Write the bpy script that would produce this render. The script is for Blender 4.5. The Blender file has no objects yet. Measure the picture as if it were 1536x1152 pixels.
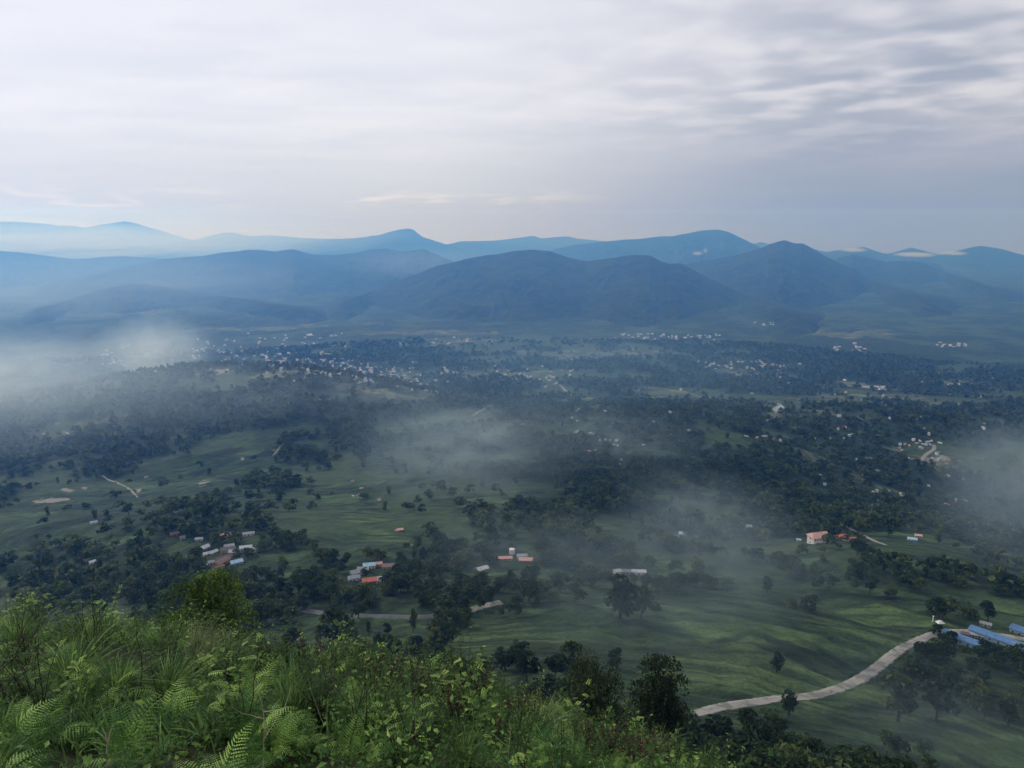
import bpy, math, random
import numpy as np
from mathutils import Vector

random.seed(7)
rng = np.random.default_rng(7)
R = math.radians
S = bpy.context.scene
COL = S.collection

# ------------------------------------------------------------------ camera
F_PX, CX, CY = 1155.0, 768.0, 576.0          # focal length and centre of the 1536x1152 photograph, in its pixels
PITCH = R(12.07)                              # camera looks this far below the horizon
cam_d = bpy.data.cameras.new("camera")
cam = bpy.data.objects.new("camera", cam_d)
COL.objects.link(cam)
cam.location = (0, 0, 0)
cam.rotation_euler = (R(90) - PITCH, 0, 0)
cam_d.sensor_width = 36.0
cam_d.lens = 36.0 * F_PX / 1536.0
cam_d.clip_start = 0.1
cam_d.clip_end = 120000
S.camera = cam

# ------------------------------------------------------------------ sun and sky
SUN_AZ, SUN_EL = -48.0, 34.0                  # degrees: azimuth from the view direction (+Y), negative = left
sun_dir = Vector((math.sin(R(SUN_AZ)) * math.cos(R(SUN_EL)), math.cos(R(SUN_AZ)) * math.cos(R(SUN_EL)), math.sin(R(SUN_EL))))
sd = bpy.data.lights.new("sun", 'SUN')
sd.energy = 1.5
sd.angle = R(12)
sd.color = (1.0, 0.98, 0.95)
sun = bpy.data.objects.new("sun", sd)
COL.objects.link(sun)
sun.rotation_euler = (-sun_dir).to_track_quat('-Z', 'Y').to_euler()

S.view_settings.view_transform = 'Standard'
S.view_settings.look = 'None'
S.view_settings.exposure = 0.0
S.view_settings.gamma = 1.0
S.render.engine = 'CYCLES'
S.cycles.use_denoising = True
S.cycles.volume_bounces = 1
S.cycles.max_bounces = 5
S.cycles.diffuse_bounces = 2
S.cycles.transparent_max_bounces = 4
S.cycles.volume_step_rate = 1.0
S.cycles.volume_max_steps = 128


class NT:
    """small helper for writing node trees"""
    def __init__(s, tree):
        s.t = tree
        tree.nodes.clear()

    def n(s, typ, props=None, **ins):
        nd = s.t.nodes.new(typ)
        for k, v in (props or {}).items():
            setattr(nd, k, v)
        for k, v in ins.items():
            s.put(nd, k, v)
        return nd

    def put(s, nd, key, v):
        sock = nd.inputs[int(key[1:])] if key[0] == 'i' and key[1:].isdigit() else nd.inputs[key.replace('_', ' ')]
        if isinstance(v, bpy.types.NodeSocket):
            s.t.links.new(v, sock)
        else:
            if sock.type == 'RGBA' and len(v) == 3: v = tuple(v) + (1.0,)
            sock.default_value = v

    def math(s, op, a, b=0.0, c=0.0, clamp=False):
        nd = s.n('ShaderNodeMath', {'operation': op, 'use_clamp': clamp})
        for i, v in enumerate((a, b, c)):
            s.put(nd, 'i%d' % i, v)
        return nd.outputs[0]

    def vmath(s, op, a, b=(0, 0, 0)):
        nd = s.n('ShaderNodeVectorMath', {'operation': op})
        s.put(nd, 'i0', a)
        if op == 'SCALE':
            s.put(nd, 'i3', b)
        else:
            s.put(nd, 'i1', b)
        return nd.outputs[1] if op in ('DOT_PRODUCT', 'LENGTH') else nd.outputs[0]

    def step(s, v, lo, hi, a=0.0, b=1.0):
        nd = s.n('ShaderNodeMapRange', {'interpolation_type': 'SMOOTHSTEP'})
        for i, q in enumerate((v, lo, hi, a, b)):
            s.put(nd, 'i%d' % i, q)
        return nd.outputs[0]

    def mix(s, f, a, b, blend='MIX'):
        nd = s.n('ShaderNodeMix', {'data_type': 'RGBA', 'blend_type': blend})
        s.put(nd, 'i0', f)
        s.put(nd, 'i6', a if isinstance(a, bpy.types.NodeSocket) else tuple(a)[:3] + (1,))
        s.put(nd, 'i7', b if isinstance(b, bpy.types.NodeSocket) else tuple(b)[:3] + (1,))
        return nd.outputs[2]

    def noise(s, vec, scale, detail=4.0, rough=0.55, dist=0.0):
        nd = s.n('ShaderNodeTexNoise', Scale=scale, Detail=detail, Roughness=rough, Distortion=dist)
        if vec is not None:
            s.put(nd, 'Vector', vec)
        return nd.outputs[0]


W = bpy.data.worlds.new("World")
S.world = W
W.use_nodes = True
w = NT(W.node_tree)
tc = w.n('ShaderNodeTexCoord').outputs['Generated']
d = w.vmath('NORMALIZE', tc)
sep = w.n('ShaderNodeSeparateXYZ', i0=d)
dx, dy, dz = sep.outputs
sky = w.n('ShaderNodeTexSky', {'sky_type': 'NISHITA', 'sun_disc': False, 'sun_elevation': R(SUN_EL),
                               'sun_rotation': R(SUN_AZ), 'air_density': 1.5, 'dust_density': 2.0}).outputs[0]
sky = w.vmath('SCALE', sky, 0.10)
# a high overcast deck: the view direction meets a flat layer of cloud
den = w.math('ADD', w.math('MAXIMUM', dz, 0.0), 0.06)
u = w.math('DIVIDE', dx, den)
v = w.math('DIVIDE', dy, den)
uv = w.n('ShaderNodeCombineXYZ', i0=u, i1=v, i2=0.0).outputs[0]
mp = w.n('ShaderNodeMapping', Vector=uv, Rotation=(0, 0, R(14)), Scale=(0.55, 0.38, 1)).outputs[0]
big = w.noise(mp, 1.0, 3.0, 0.5, 0.3)
mp2 = w.n('ShaderNodeMapping', Vector=uv, Location=(3.1, 1.7, 0), Rotation=(0, 0, R(-12)), Scale=(2.5, 2.3, 1)).outputs[0]
roll = w.noise(mp2, 1.0, 2.2, 0.45, 0.15)
mp3 = w.n('ShaderNodeMapping', Vector=uv, Location=(7.3, 4.2, 0), Rotation=(0, 0, R(20)), Scale=(0.8, 1.3, 1)).outputs[0]
streak = w.noise(mp3, 1.0, 3.5, 0.5, 0.2)
side = w.step(w.math('SUBTRACT', dx, w.math('MULTIPLY', dz, 0.25)), -0.18, 0.42)       # 0 left (towards the sun) .. 1 right
high = w.step(dz, 0.035, 0.16)
rollm = w.math('MULTIPLY', side, high)
rolls = w.step(roll, 0.36, 0.72)
bigs = w.step(big, 0.34, 0.66)
stk = w.step(streak, 0.3, 0.7)
lit_l = w.mix(stk, (0.74, 0.77, 0.85), (0.86, 0.86, 0.92))
lit_l = w.mix(w.math('MULTIPLY', bigs, 0.45), lit_l, (0.88, 0.88, 0.94))
lit_r = w.mix(bigs, (0.37, 0.42, 0.51), (0.50, 0.52, 0.60))
lit_r = w.mix(w.math('MULTIPLY', rolls, w.math('MULTIPLY', high, 0.9)), lit_r, (0.77, 0.76, 0.81))
cloud = w.mix(side, lit_l, lit_r)
low = w.step(dz, 0.0, 0.14)
hor = w.mix(w.step(dx, -0.15, 0.42), (0.62, 0.66, 0.73), (0.29, 0.35, 0.48))
rim = w.mix(w.step(dx, -0.15, 0.42), (0.56, 0.55, 0.62), (0.25, 0.23, 0.56))     # the lowest sky
hor = w.mix(w.step(dz, -0.004, 0.034), rim, hor)
cloud = w.mix(low, hor, cloud)
# a thin line of cumulus just above the far horizon
mpb = w.n('ShaderNodeMapping', Vector=d, Scale=(9, 9, 60)).outputs[0]
cum = w.step(w.noise(mpb, 1.0, 5.0, 0.6, 0.4), 0.50, 0.66)
band = w.math('MULTIPLY', w.step(dz, 0.008, 0.018), w.step(dz, 0.024, 0.040, 1.0, 0.0))
band = w.math('MULTIPLY', w.math('MULTIPLY', band, cum), w.step(dx, -0.05, 0.15, 0.6, 0.0))
cloud = w.mix(band, cloud, (0.95, 0.92, 0.90))
glow = w.vmath('DOT_PRODUCT', d, tuple(sun_dir))          # thinner cloud, so a brighter sky, round the veiled sun
cloud = w.mix(w.step(glow, 0.93, 1.0), cloud, (2.5, 2.5, 2.5))
cloud = w.mix(1.0, cloud, (1.0, 1.0, 1.03), 'MULTIPLY')
tot = w.mix(0.96, sky, cloud)
bg = w.n('ShaderNodeBackground', Color=tot, Strength=1.0).outputs[0]
w.t.links.new(bg, w.n('ShaderNodeOutputWorld').inputs[0])


# ------------------------------------------------------------------ bookkeeping
def tag(o, label=None, cat=None, group=None, kind=None):
    if label: o['label'] = label
    if cat: o['category'] = cat
    if group: o['group'] = group
    if kind: o['kind'] = kind
    return o


def mesh_from(name, V, Fq, mats=(), smooth=False, tint=None, mat_idx=None):
    """V (n,3) array; Fq (m,k) int array of equal-size faces, or a list of such arrays"""
    me = bpy.data.meshes.new(name)
    fl = [np.asarray(f) for f in (Fq if isinstance(Fq, list) else [Fq]) if len(f)]
    V = np.asarray(V, dtype=np.float32)
    loops = np.concatenate([f.ravel() for f in fl]).astype(np.int32)
    tots = np.concatenate([np.full(len(f), f.shape[1], np.int32) for f in fl])
    starts = np.concatenate([[0], np.cumsum(tots)[:-1]]).astype(np.int32)
    me.vertices.add(len(V)); me.vertices.foreach_set('co', V.ravel())
    me.loops.add(len(loops)); me.loops.foreach_set('vertex_index', loops)
    me.polygons.add(len(tots)); me.polygons.foreach_set('loop_start', starts)
    me.polygons.foreach_set('loop_total', tots)
    for m in mats: me.materials.append(m)
    if mat_idx is not None: me.polygons.foreach_set('material_index', np.asarray(mat_idx, np.int32))
    me.update(calc_edges=True)
    me.polygons.foreach_set('use_smooth', np.full(len(tots), smooth))
    if tint is not None:
        a = me.attributes.new('tint', 'FLOAT', 'POINT' if len(tint) == len(V) else 'FACE')
        a.data.foreach_set('value', np.asarray(tint, np.float32))
    me.validate()
    return me


def link(name, me, parent=None, loc=None, rot=None, scale=None):
    o = bpy.data.objects.new(name, me)
    COL.objects.link(o)
    if parent is not None: o.parent = parent
    if loc is not None: o.location = loc
    if rot is not None: o.rotation_euler = rot
    if scale is not None: o.scale = scale if hasattr(scale, '__len__') else (scale,) * 3
    return o


# ------------------------------------------------------------------ noise
def _hash(ix, iy, seed):
    h = (ix.astype(np.int64) * 374761393 + iy.astype(np.int64) * 668265263 + seed * 1442695041) & 0xFFFFFFFF
    h = ((h ^ (h >> 13)) * 1274126177) & 0xFFFFFFFF
    return h ^ (h >> 16)


def gnoise(x, y, seed=0):
    x0 = np.floor(x); y0 = np.floor(y)
    fx = x - x0; fy = y - y0
    ux = fx * fx * fx * (fx * (fx * 6 - 15) + 10); uy = fy * fy * fy * (fy * (fy * 6 - 15) + 10)
    def g(ox, oy):
        a = _hash(x0 + ox, y0 + oy, seed).astype(np.float64) * (2 * math.pi / 4294967296.0)
        return np.cos(a) * (fx - ox) + np.sin(a) * (fy - oy)
    a = g(0, 0); b = g(1, 0); c = g(0, 1); e = g(1, 1)
    return 1.5 * ((a + (b - a) * ux) * (1 - uy) + (c + (e - c) * ux) * uy)


def fbm(x, y, octv=4, seed=0, gain=0.5, lac=2.03):
    s = 0; a = 1.0; t = 0
    for i in range(octv):
        s = s + a * gnoise(x, y, seed + 17 * i); t += a
        x, y = x * lac * 0.8 - y * lac * 0.6, x * lac * 0.6 + y * lac * 0.8
        a *= gain
    return s / t


def ridged(x, y, octv=4, seed=0):
    s = 0; a = 1.0; t = 0
    for i in range(octv):
        s = s + a * (1 - np.abs(gnoise(x, y, seed + 17 * i)) * 1.8); t += a
        x, y = x * 1.64 - y * 1.23, x * 1.23 + y * 1.64
        a *= 0.5
    return s / t


def sstep(a, b, x):
    t = np.clip((np.asarray(x, float) - a) / (b - a), 0, 1)
    return t * t * (3 - 2 * t)


# ------------------------------------------------------------------ lens geometry: a pixel of the photograph as a direction
cp, sp = math.cos(PITCH), math.sin(PITCH)


def ray(px, py):
    x = (np.asarray(px, float) - CX) / F_PX; z = -(np.asarray(py, float) - CY) / F_PX
    return x, cp + z * sp, z * cp - sp


def az_of(px, py=576):
    x, y, z = ray(px, py)
    return np.arctan2(x, y)


def tan_dep(px, py):
    x, y, z = ray(px, py)
    return -z / np.hypot(x, y)


# ------------------------------------------------------------------ the lie of the land (metres, eye at z = 0)
_pr = np.array([1, 20, 60, 140, 226, 320, 438, 571, 734, 987, 1386, 1878, 2630, 3720, 4970, 6970, 9480, 15000, 60000.])
_pz = np.array([2, 17.5, 48.5, 111, 140, 165, 185, 210, 235, 270, 315, 360, 410, 450, 470, 483, 492, 500, 520.])
_lr = np.linspace(math.log(1), math.log(60000), 1200)
_lz = np.interp(np.exp(_lr), _pr, _pz)
_k = np.exp(-0.5 * (np.arange(-30, 31) / 10.0) ** 2); _k /= _k.sum()
_rr = np.exp(_lr)
_slope = np.convolve(np.pad(_lz / _rr, 30, mode='edge'), _k, mode='valid')
_ldrop = _slope * _rr

# skyline of the hill the camera stands on (photo pixels)
_sil = np.array([[-700, 860], [-200, 893], [0, 905], [150, 915], [300, 938], [400, 950], [500, 966], [600, 985], [700, 1004],
                 [780, 1035], [850, 1072], [930, 1108], [1000, 1135], [1060, 1156], [1150, 1220], [1300, 1330], [1600, 1500]], float)
_saz = az_of(_sil[:, 0], _sil[:, 1]); _std = tan_dep(_sil[:, 0], _sil[:, 1])


def gauss_hill(x, y, c, ax, ay, rot=0.0):
    dx, dy = x - c[0], y - c[1]
    co, si = math.cos(rot), math.sin(rot)
    a = (dx * co + dy * si) / ax; b = (-dx * si + dy * co) / ay
    return a, b


def pol(px, r):
    a = float(az_of(px))
    return (r * math.sin(a), r * math.cos(a))


def land(x, y):
    r = np.hypot(x, y) + 1e-6
    az = np.arctan2(x, y)
    z = -np.interp(np.log(np.maximum(r, 1.0)), _lr, _ldrop)
    far = sstep(130, 420, r)
    z = z + far * sstep(4500, 1500, r) * (9 * fbm(x / 210, y / 210, 3, 3) + 16 * fbm(x / 520 + 3, y / 520, 2, 5) * sstep(350, 900, r))
    z = z + sstep(900, 2200, r) * sstep(9000, 4000, r) * 22 * fbm(x / 900, y / 700, 4, 9)
    z = z + sstep(110, 200, r) * (2.2 * fbm(x / 60, y / 60, 3, 11) * sstep(2500, 600, r))
    z = z + sstep(100, 160, r) * sstep(520, 300, r) * 0.9 * ridged(x / 26, y / 40, 3, 21)
    # wooded hill in front of the town, left of the middle
    a, b = gauss_hill(x, y, pol(330, 1330), 400, 230, R(-12))
    z = z + 62 * np.exp(-(a * a + b * b) ** 1.3)
    # hill with the scattered village on the right, steep on its far right flank
    a, b = gauss_hill(x, y, pol(1180, 1000), 330, 230, R(20))
    z = z + 44 * np.exp(-(a * a + b * b) ** 1.6)
    a, b = gauss_hill(x, y, pol(1480, 900), 190, 260, R(25))
    z = z - 46 * np.exp(-(a * a + b * b) ** 1.2)
    # grassy hump on the left, and the shelf with the white house
    a, b = gauss_hill(x, y, pol(110, 560), 130, 60, R(-8))
    z = z + 13 * np.exp(-(a * a + b * b) ** 1.3)
    a, b = gauss_hill(x, y, pol(1010, 290), 90, 40, R(-10))
    z = z + 5 * np.exp(-(a * a + b * b))
    a, b = gauss_hill(x, y, pol(1290, 440), 90, 35, R(10))
    z = z + 6 * np.exp(-(a * a + b * b))
    # camera hill
    h = 2.8; b2 = 0.013
    a1 = np.interp(az, _saz, _std) - 0.338
    hill = -h - a1 * r - b2 * r * r
    hill = hill + sstep(1.5, 5, r) * (0.42 * fbm(x / 2.6, y / 2.6, 3, 31) + 0.12 * fbm(x / 0.9, y / 0.9, 2, 33))
    k = 1.2
    m = np.maximum(z, hill)
    return m + k * np.log(np.exp((z - m) / k) + np.exp((hill - m) / k))


_fa = np.linspace(R(-43), R(43), 1260)
_ca = np.linspace(R(43), R(360 - 43), 70)[1:-1]
AZ = np.concatenate([_fa, _ca])
RR = np.concatenate([np.geomspace(0.4, 20, 110)[:-1], np.geomspace(20, 130, 60)[:-1], np.geomspace(130, 3600, 720)[:-1], np.geomspace(3600, 12800, 150)])
GA, GR = np.meshgrid(AZ, RR)
GX, GY = GR * np.sin(GA), GR * np.cos(GA)
GZ = land(GX, GY)
_lRR = np.log(RR)


def ground(x, y):
    """height of the terrain mesh itself at x, y (bilinear in its own grid; inside the fine sector)"""
    x = np.asarray(x, float); y = np.asarray(y, float)
    a = np.arctan2(x, y); r = np.hypot(x, y)
    fi = np.clip((a - _fa[0]) / (_fa[1] - _fa[0]), 0, len(_fa) - 1.001)
    i = fi.astype(int); fi = fi - i
    j = np.clip(np.searchsorted(RR, r) - 1, 0, len(RR) - 2)
    fj = np.clip((r - RR[j]) / (RR[j + 1] - RR[j]), 0, 1)
    return (GZ[j, i] * (1 - fi) + GZ[j, i + 1] * fi) * (1 - fj) + (GZ[j + 1, i] * (1 - fi) + GZ[j + 1, i + 1] * fi) * fj


_ST = np.geomspace(30, 20000, 3000)


def hit(px, py):
    """where the sight line through a photo pixel first meets the land beyond the camera hill"""
    x, y, z = ray(px, py)
    hh = math.hypot(x, y)
    t = _ST / hh
    g = ground(x * t, y * t)
    below = np.nonzero(z * t <= g)[0]
    k = below[0] if len(below) else len(t) - 1
    if k > 0:
        d0 = z * t[k - 1] - g[k - 1]; d1 = z * t[k] - g[k]
        q = d0 / (d0 - d1 + 1e-9)
        tt = t[k - 1] + q * (t[k] - t[k - 1])
    else:
        tt = t[k]
    return np.array([x * tt, y * tt, z * tt])


def project(P):
    P = np.asarray(P, float)
    d_ = P[..., 1] * cp - P[..., 2] * sp
    u_ = P[..., 1] * sp + P[..., 2] * cp
    return CX + F_PX * P[..., 0] / d_, CY - F_PX * u_ / d_


# ------------------------------------------------------------------ land cover: fields, woods and bare soil, as patches on the ground
def patch(px, py, rx, ry):
    c = hit(px, py)
    r0 = math.hypot(c[0], c[1])
    a = hit(px, py - ry); b = hit(px, py + ry)
    ra = min(math.hypot(a[0], a[1]), r0 * 1.6); rb = max(math.hypot(b[0], b[1]), r0 * 0.6)
    ext = max((ra - rb) / 2, 4.0)
    rc = (ra + rb) / 2
    al = math.atan2(c[0], c[1])
    return (rc * math.sin(al), rc * math.cos(al), al, rx / F_PX * r0, ext)


def patch_val(p, x, y, wob=0.55):
    dx, dy = x - p[0], y - p[1]
    t = dx * math.cos(p[2]) - dy * math.sin(p[2])
    n = dx * math.sin(p[2]) + dy * math.cos(p[2])
    e = 1 - np.hypot(t / p[3], n / p[4])
    k = e > -1.0
    if k.any():
        L = max(math.sqrt(p[3] * p[4]) * 0.7, 12.0)
        xs, ys = x[k], y[k]
        e[k] += wob * (1.3 * fbm(xs / L + p[0], ys / L, 3, 41) + 0.25 * gnoise(xs / 14, ys / 14, 43))
    return e


FIELD_PX = [(100, 788, 175, 30), (205, 742, 150, 22), (370, 752, 60, 16), (345, 692, 85, 20), (490, 742, 75, 20),
            (552, 778, 36, 20), (565, 815, 105, 20), (430, 845, 60, 20), (275, 826, 32, 16), (185, 806, 40, 10),
            (800, 752, 62, 15), (745, 650, 40, 10), (940, 795, 62, 20), (880, 945, 210, 40), (1130, 930, 280, 75),
            (1260, 905, 160, 40), (1440, 842, 150, 28), (1380, 815, 110, 10), (1090, 848, 170, 16), (1050, 768, 60, 14),
            (690, 868, 60, 10), (800, 872, 90, 16), (560, 596, 90, 9), (620, 640, 60, 9), (690, 690, 50, 12), (640, 668, 45, 8),
            (700, 632, 50, 8), (480, 665, 60, 8), (1300, 1085, 330, 75), (480, 945, 120, 22), (1450, 905, 90, 22),
            (980, 680, 60, 7), (1100, 745, 60, 8), (760, 690, 60, 8), (880, 640, 50, 5), (620, 720, 60, 10),
            (700, 752, 60, 10), (1000, 742, 50, 8), (560, 700, 40, 8), (1180, 655, 80, 5), (1330, 735, 60, 6), (770, 970, 130, 42), (600, 952, 80, 22), (955, 1020, 150, 45)]
PALE_PX = [(420, 492, 170, 4), (640, 500, 120, 4), (880, 531, 110, 8), (1240, 600, 50, 16), (1290, 578, 60, 5), (1170, 613, 60, 9),
           (1330, 597, 70, 8), (1250, 504, 60, 7), (1310, 498, 30, 6), (580, 590, 70, 8), (690, 512, 60, 5), (1010, 590, 80, 6),
           (200, 470, 60, 3), (1120, 560, 60, 5), (1230, 690, 60, 8), (1400, 690, 60, 12), (120, 640, 60, 6), (1440, 575, 30, 4),
           (430, 560, 50, 6), (330, 560, 40, 5), (760, 560, 80, 6), (900, 600, 60, 4)]
SOIL_PX = [(75, 750, 20, 5), (305, 724, 9, 5), (218, 716, 6, 2), (127, 731, 4, 3), (208, 734, 4, 4), (255, 768, 12, 1.5),
           (100, 734, 10, 2), (335, 557, 14, 4), (490, 599, 24, 1.5), (1305, 581, 30, 1.5),
           (1165, 616, 6, 5), (1375, 626, 10, 2.5), (600, 796, 10, 4), (1395, 692, 10, 8), (1416, 688, 8, 6), (465, 503, 5, 1.5)]
WOODS_PX = [(1250, 690, 230, 50), (340, 615, 270, 38), (1150, 560, 330, 14), (640, 548, 60, 16), (1360, 760, 130, 25), (180, 845, 220, 25), (640, 875, 120, 20), (870, 800, 60, 60)]
WOODS = [patch(*p) for p in WOODS_PX]
FIELDS = [patch(*p) for p in FIELD_PX]
PALES = [patch(*p) for p in PALE_PX]
SOILS = [patch(p[0], p[1], p[2] * 0.8, p[3] * 0.75) for p in SOIL_PX]


def cover(x, y):
    """forest, field tint, soil, each 0..1"""
    r = np.hypot(x, y)
    base = fbm(x / 160 + 5, y / 160, 4, 51) + 0.35 * fbm(x / 700, y / 700, 2, 53)
    for p in WOODS: base = base + 0.45 * sstep(0.0, 0.4, patch_val(p, x, y))
    forest = sstep(-0.14, 0.10, base + 0.08 - 0.10 * sstep(2200, 4000, r))
    f = np.full(x.shape, -1.0)
    for p in FIELDS: f = np.maximum(f, patch_val(p, x, y))
    field = sstep(-0.02, 0.12, f)
    forest = forest * (1 - field)
    g = np.full(x.shape, -1.0)
    for p in PALES: g = np.maximum(g, patch_val(p, x, y, 0.8))
    pale = sstep(0.0, 0.25, g)
    forest = forest * (1 - 0.9 * pale)
    s_ = np.full(x.shape, -1.0)
    for p in SOILS: s_ = np.maximum(s_, patch_val(p, x, y, 1.1))
    soil = sstep(0.0, 0.15, s_)
    return forest * (1 - soil), np.maximum(field, pale), soil, pale


# terraced plots cut into the slope on the left
_tm = sstep(-0.05, 0.2, patch_val(patch(195, 742, 140, 22), GX, GY))
_q = 2.6
_zz = GZ / _q
_fr = _zz - np.floor(_zz)
_tz = (np.floor(_zz) + sstep(0.62, 1.0, _fr)) * _q
GZ = GZ * (1 - _tm) + _tz * _tm
_fm = sstep(0.0, 0.3, patch_val(patch(1150, 960, 330, 90), GX, GY))
_q = 1.5
_zz = (GZ + 0.8 * fbm(GX / 40, GY / 40, 2, 61)) / _q
_fr = _zz - np.floor(_zz)
GZ = GZ + _fm * 0.75 * _q * (sstep(0.3, 1.0, _fr) - _fr)
FO, FI, SO, PA = cover(GX, GY)
_far = sstep(2300, 3200, GR)
GZ = GZ + _far * FO * (5 + 4 * gnoise(GX / 45, GY / 45, 71))          # far woods stand above the fields

# ------------------------------------------------------------------ materials


def mat(name):
    m = bpy.data.materials.new(name)
    m.use_nodes = True
    return m, NT(m.node_tree)


def finish(t, color, rough=0.8, spec=0.3, bump=None, bdist=0.1, bstr=1.0, trans=None, **kw):
    ins = dict(Base_Color=color, Roughness=rough, Specular_IOR_Level=spec)
    ins.update(kw)
    b = t.n('ShaderNodeBsdfPrincipled', **ins)
    if bump is not None:
        bn = t.n('ShaderNodeBump', Height=bump, Distance=bdist, Strength=bstr)
        t.put(b, 'Normal', bn.outputs[0])
    out = b.outputs[0]
    if trans is not None:
        tr = t.n('ShaderNodeBsdfTranslucent', Color=trans[1])
        mx = t.n('ShaderNodeMixShader', i0=trans[0])
        t.t.links.new(out, mx.inputs[1]); t.t.links.new(tr.outputs[0], mx.inputs[2])
        out = mx.outputs[0]
    o = t.n('ShaderNodeOutputMaterial')
    t.t.links.new(out, o.inputs[0])


def attr(t, name, out=2):
    return t.n('ShaderNodeAttribute', {'attribute_name': name}).outputs[out]


def plain(name, color, rough=0.7, var=0.25, scale=1.5, spec=0.3, **kw):
    m, t = mat(name)
    pos = t.n('ShaderNodeTexCoord').outputs['Object']
    nz = t.noise(pos, scale, 5, 0.6)
    c = t.mix(t.step(nz, 0.3, 0.7), tuple(c * (1 - var) for c in color), tuple(min(c * (1 + var), 1) for c in color))
    finish(t, c, rough, spec, bump=nz, bdist=0.03, bstr=0.4, **kw)
    return m


# land
M_LAND, t = mat("land")
pos = t.n('ShaderNodeNewGeometry').outputs['Position']
sepc = t.n('ShaderNodeSeparateColor', i0=attr(t, 'cover', 0))
fo, fi, so = sepc.outputs
pa = attr(t, 'cover', 3)
n1 = t.noise(pos, 0.012, 5, 0.6)
n2 = t.noise(pos, 0.09, 5, 0.6)
n3 = t.noise(pos, 0.6, 4, 0.65)
g = t.mix(t.step(n1, 0.35, 0.65), (0.021, 0.042, 0.021), (0.046, 0.072, 0.032))
g = t.mix(t.step(n2, 0.40, 0.72, 0.0, 0.55), g, (0.062, 0.094, 0.046))
g = t.mix(t.step(n3, 0.30, 0.62, 0.55, 0.0), g, (0.013, 0.030, 0.012))
g = t.mix(t.math('MULTIPLY', pa, 0.65), g, (0.13, 0.135, 0.085))
wood = t.mix(t.step(n2, 0.38, 0.66), (0.011, 0.023, 0.011), (0.034, 0.056, 0.024))
mpc = t.n('ShaderNodeMapping', Vector=pos, Scale=(0.025, 0.025, 0.62)).outputs[0]
n4 = t.noise(mpc, 1.0, 4, 0.6)                                   # grass ledges follow the contours of the slope
wob = t.n('ShaderNodeVectorMath', {'operation': 'ADD'}, i0=pos, i1=t.vmath('SCALE', t.n('ShaderNodeTexNoise', Vector=pos, Scale=0.02, Detail=2.0).outputs[1], 30.0)).outputs[0]
flat = t.n('ShaderNodeMapping', Vector=wob, Rotation=(0, 0, 0.5), Scale=(0.016, 0.030, 0.0)).outputs[0]
vc = t.n('ShaderNodeTexVoronoi', Vector=flat, Scale=1.0)
ve = t.n('ShaderNodeTexVoronoi', {'feature': 'DISTANCE_TO_EDGE'}, Vector=flat, Scale=1.0)
plot = t.n('ShaderNodeSeparateColor', i0=vc.outputs['Color']).outputs[0]
pm = t.step(n1, 0.40, 0.56, 0.3, 1.0)                           # small plots of crops, some paler, with dark banks between
g = t.mix(pm, g, t.mix(1.0, g, t.mix(plot, (0.60, 0.70, 0.75), (1.65, 1.62, 1.35)), 'MULTIPLY'))
g = t.mix(t.math('MULTIPLY', pm, t.step(ve.outputs[0], 0.02, 0.07, 0.75, 0.0)), g, (0.016, 0.028, 0.014))
g = t.mix(1.0, g, t.mix(t.step(n4, 0.36, 0.62), (0.42, 0.48, 0.50), (1.35, 1.3, 1.2)), 'MULTIPLY')
c = t.mix(t.math('SUBTRACT', 1.0, fi), g, t.mix(t.step(n2, 0.35, 0.65), (0.030, 0.055, 0.023), (0.055, 0.08, 0.032)))
c = t.mix(fo, c, wood)
c = t.mix(so, c, t.mix(n3, (0.17, 0.155, 0.125), (0.33, 0.30, 0.26)))
hb = t.math('ADD', t.math('ADD', t.math('MULTIPLY', n2, 5.0), n3), t.math('MULTIPLY', n4, 2.5))
finish(t, c, 0.9, 0.15, bump=hb, bdist=1.3, bstr=1.0)

M_NEAR, t = mat("hill_soil")
pos = t.n('ShaderNodeNewGeometry').outputs['Position']
nz = t.noise(pos, 4.0, 5, 0.6)
finish(t, t.mix(nz, (0.010, 0.014, 0.006), (0.035, 0.040, 0.018)), 0.95, 0.1, bump=nz, bdist=0.05)

# wooded mountains
M_MOUNT, t = mat("wooded_mountain")
pos = t.n('ShaderNodeNewGeometry').outputs['Position']
n1 = t.noise(pos, 0.0022, 6, 0.65)
n2 = t.noise(pos, 0.014, 6, 0.7)
c = t.mix(t.step(n1, 0.35, 0.65), (0.006, 0.013, 0.007), (0.026, 0.040, 0.019))
c = t.mix(t.step(n2, 0.40, 0.75), c, (0.050, 0.066, 0.032))
finish(t, c, 0.95, 0.1, bump=n2, bdist=25.0, bstr=0.8)

# ------------------------------------------------------------------ terrain: one sheet from under the camera to past the horizon
nR, nA = GR.shape
idx = np.arange(nR * nA).reshape(nR, nA)
nxt = np.roll(idx, -1, axis=1)
quads = np.stack([idx[:-1], nxt[:-1], nxt[1:], idx[1:]], axis=-1).reshape(-1, 4)
V = np.stack([GX, GY, GZ], -1).reshape(-1, 3)
V = np.vstack([V, [[0, 0, GZ[0].mean()]]])
fan = np.stack([np.full(nA, len(V) - 1), nxt[0], idx[0]], -1)
near_row = np.searchsorted(RR, 24)
mi = np.concatenate([np.repeat((np.arange(nR - 1) < near_row).astype(int), nA), np.ones(nA, int)])
me = mesh_from("terrain", V, [quads, fan], [M_LAND, M_NEAR], True, mat_idx=mi)
ca = me.attributes.new('cover', 'FLOAT_COLOR', 'POINT')
cv = np.zeros((len(V), 4), np.float32)
cv[:-1] = np.stack([FO, FI, SO, PA], -1).reshape(-1, 4)
ca.data.foreach_set('color', cv.ravel())
tag(link("terrain", me), "dark green valley land of woods and fields below the hill", "terrain", kind="structure")

# ------------------------------------------------------------------ mountain ranges, each at its own distance


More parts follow.
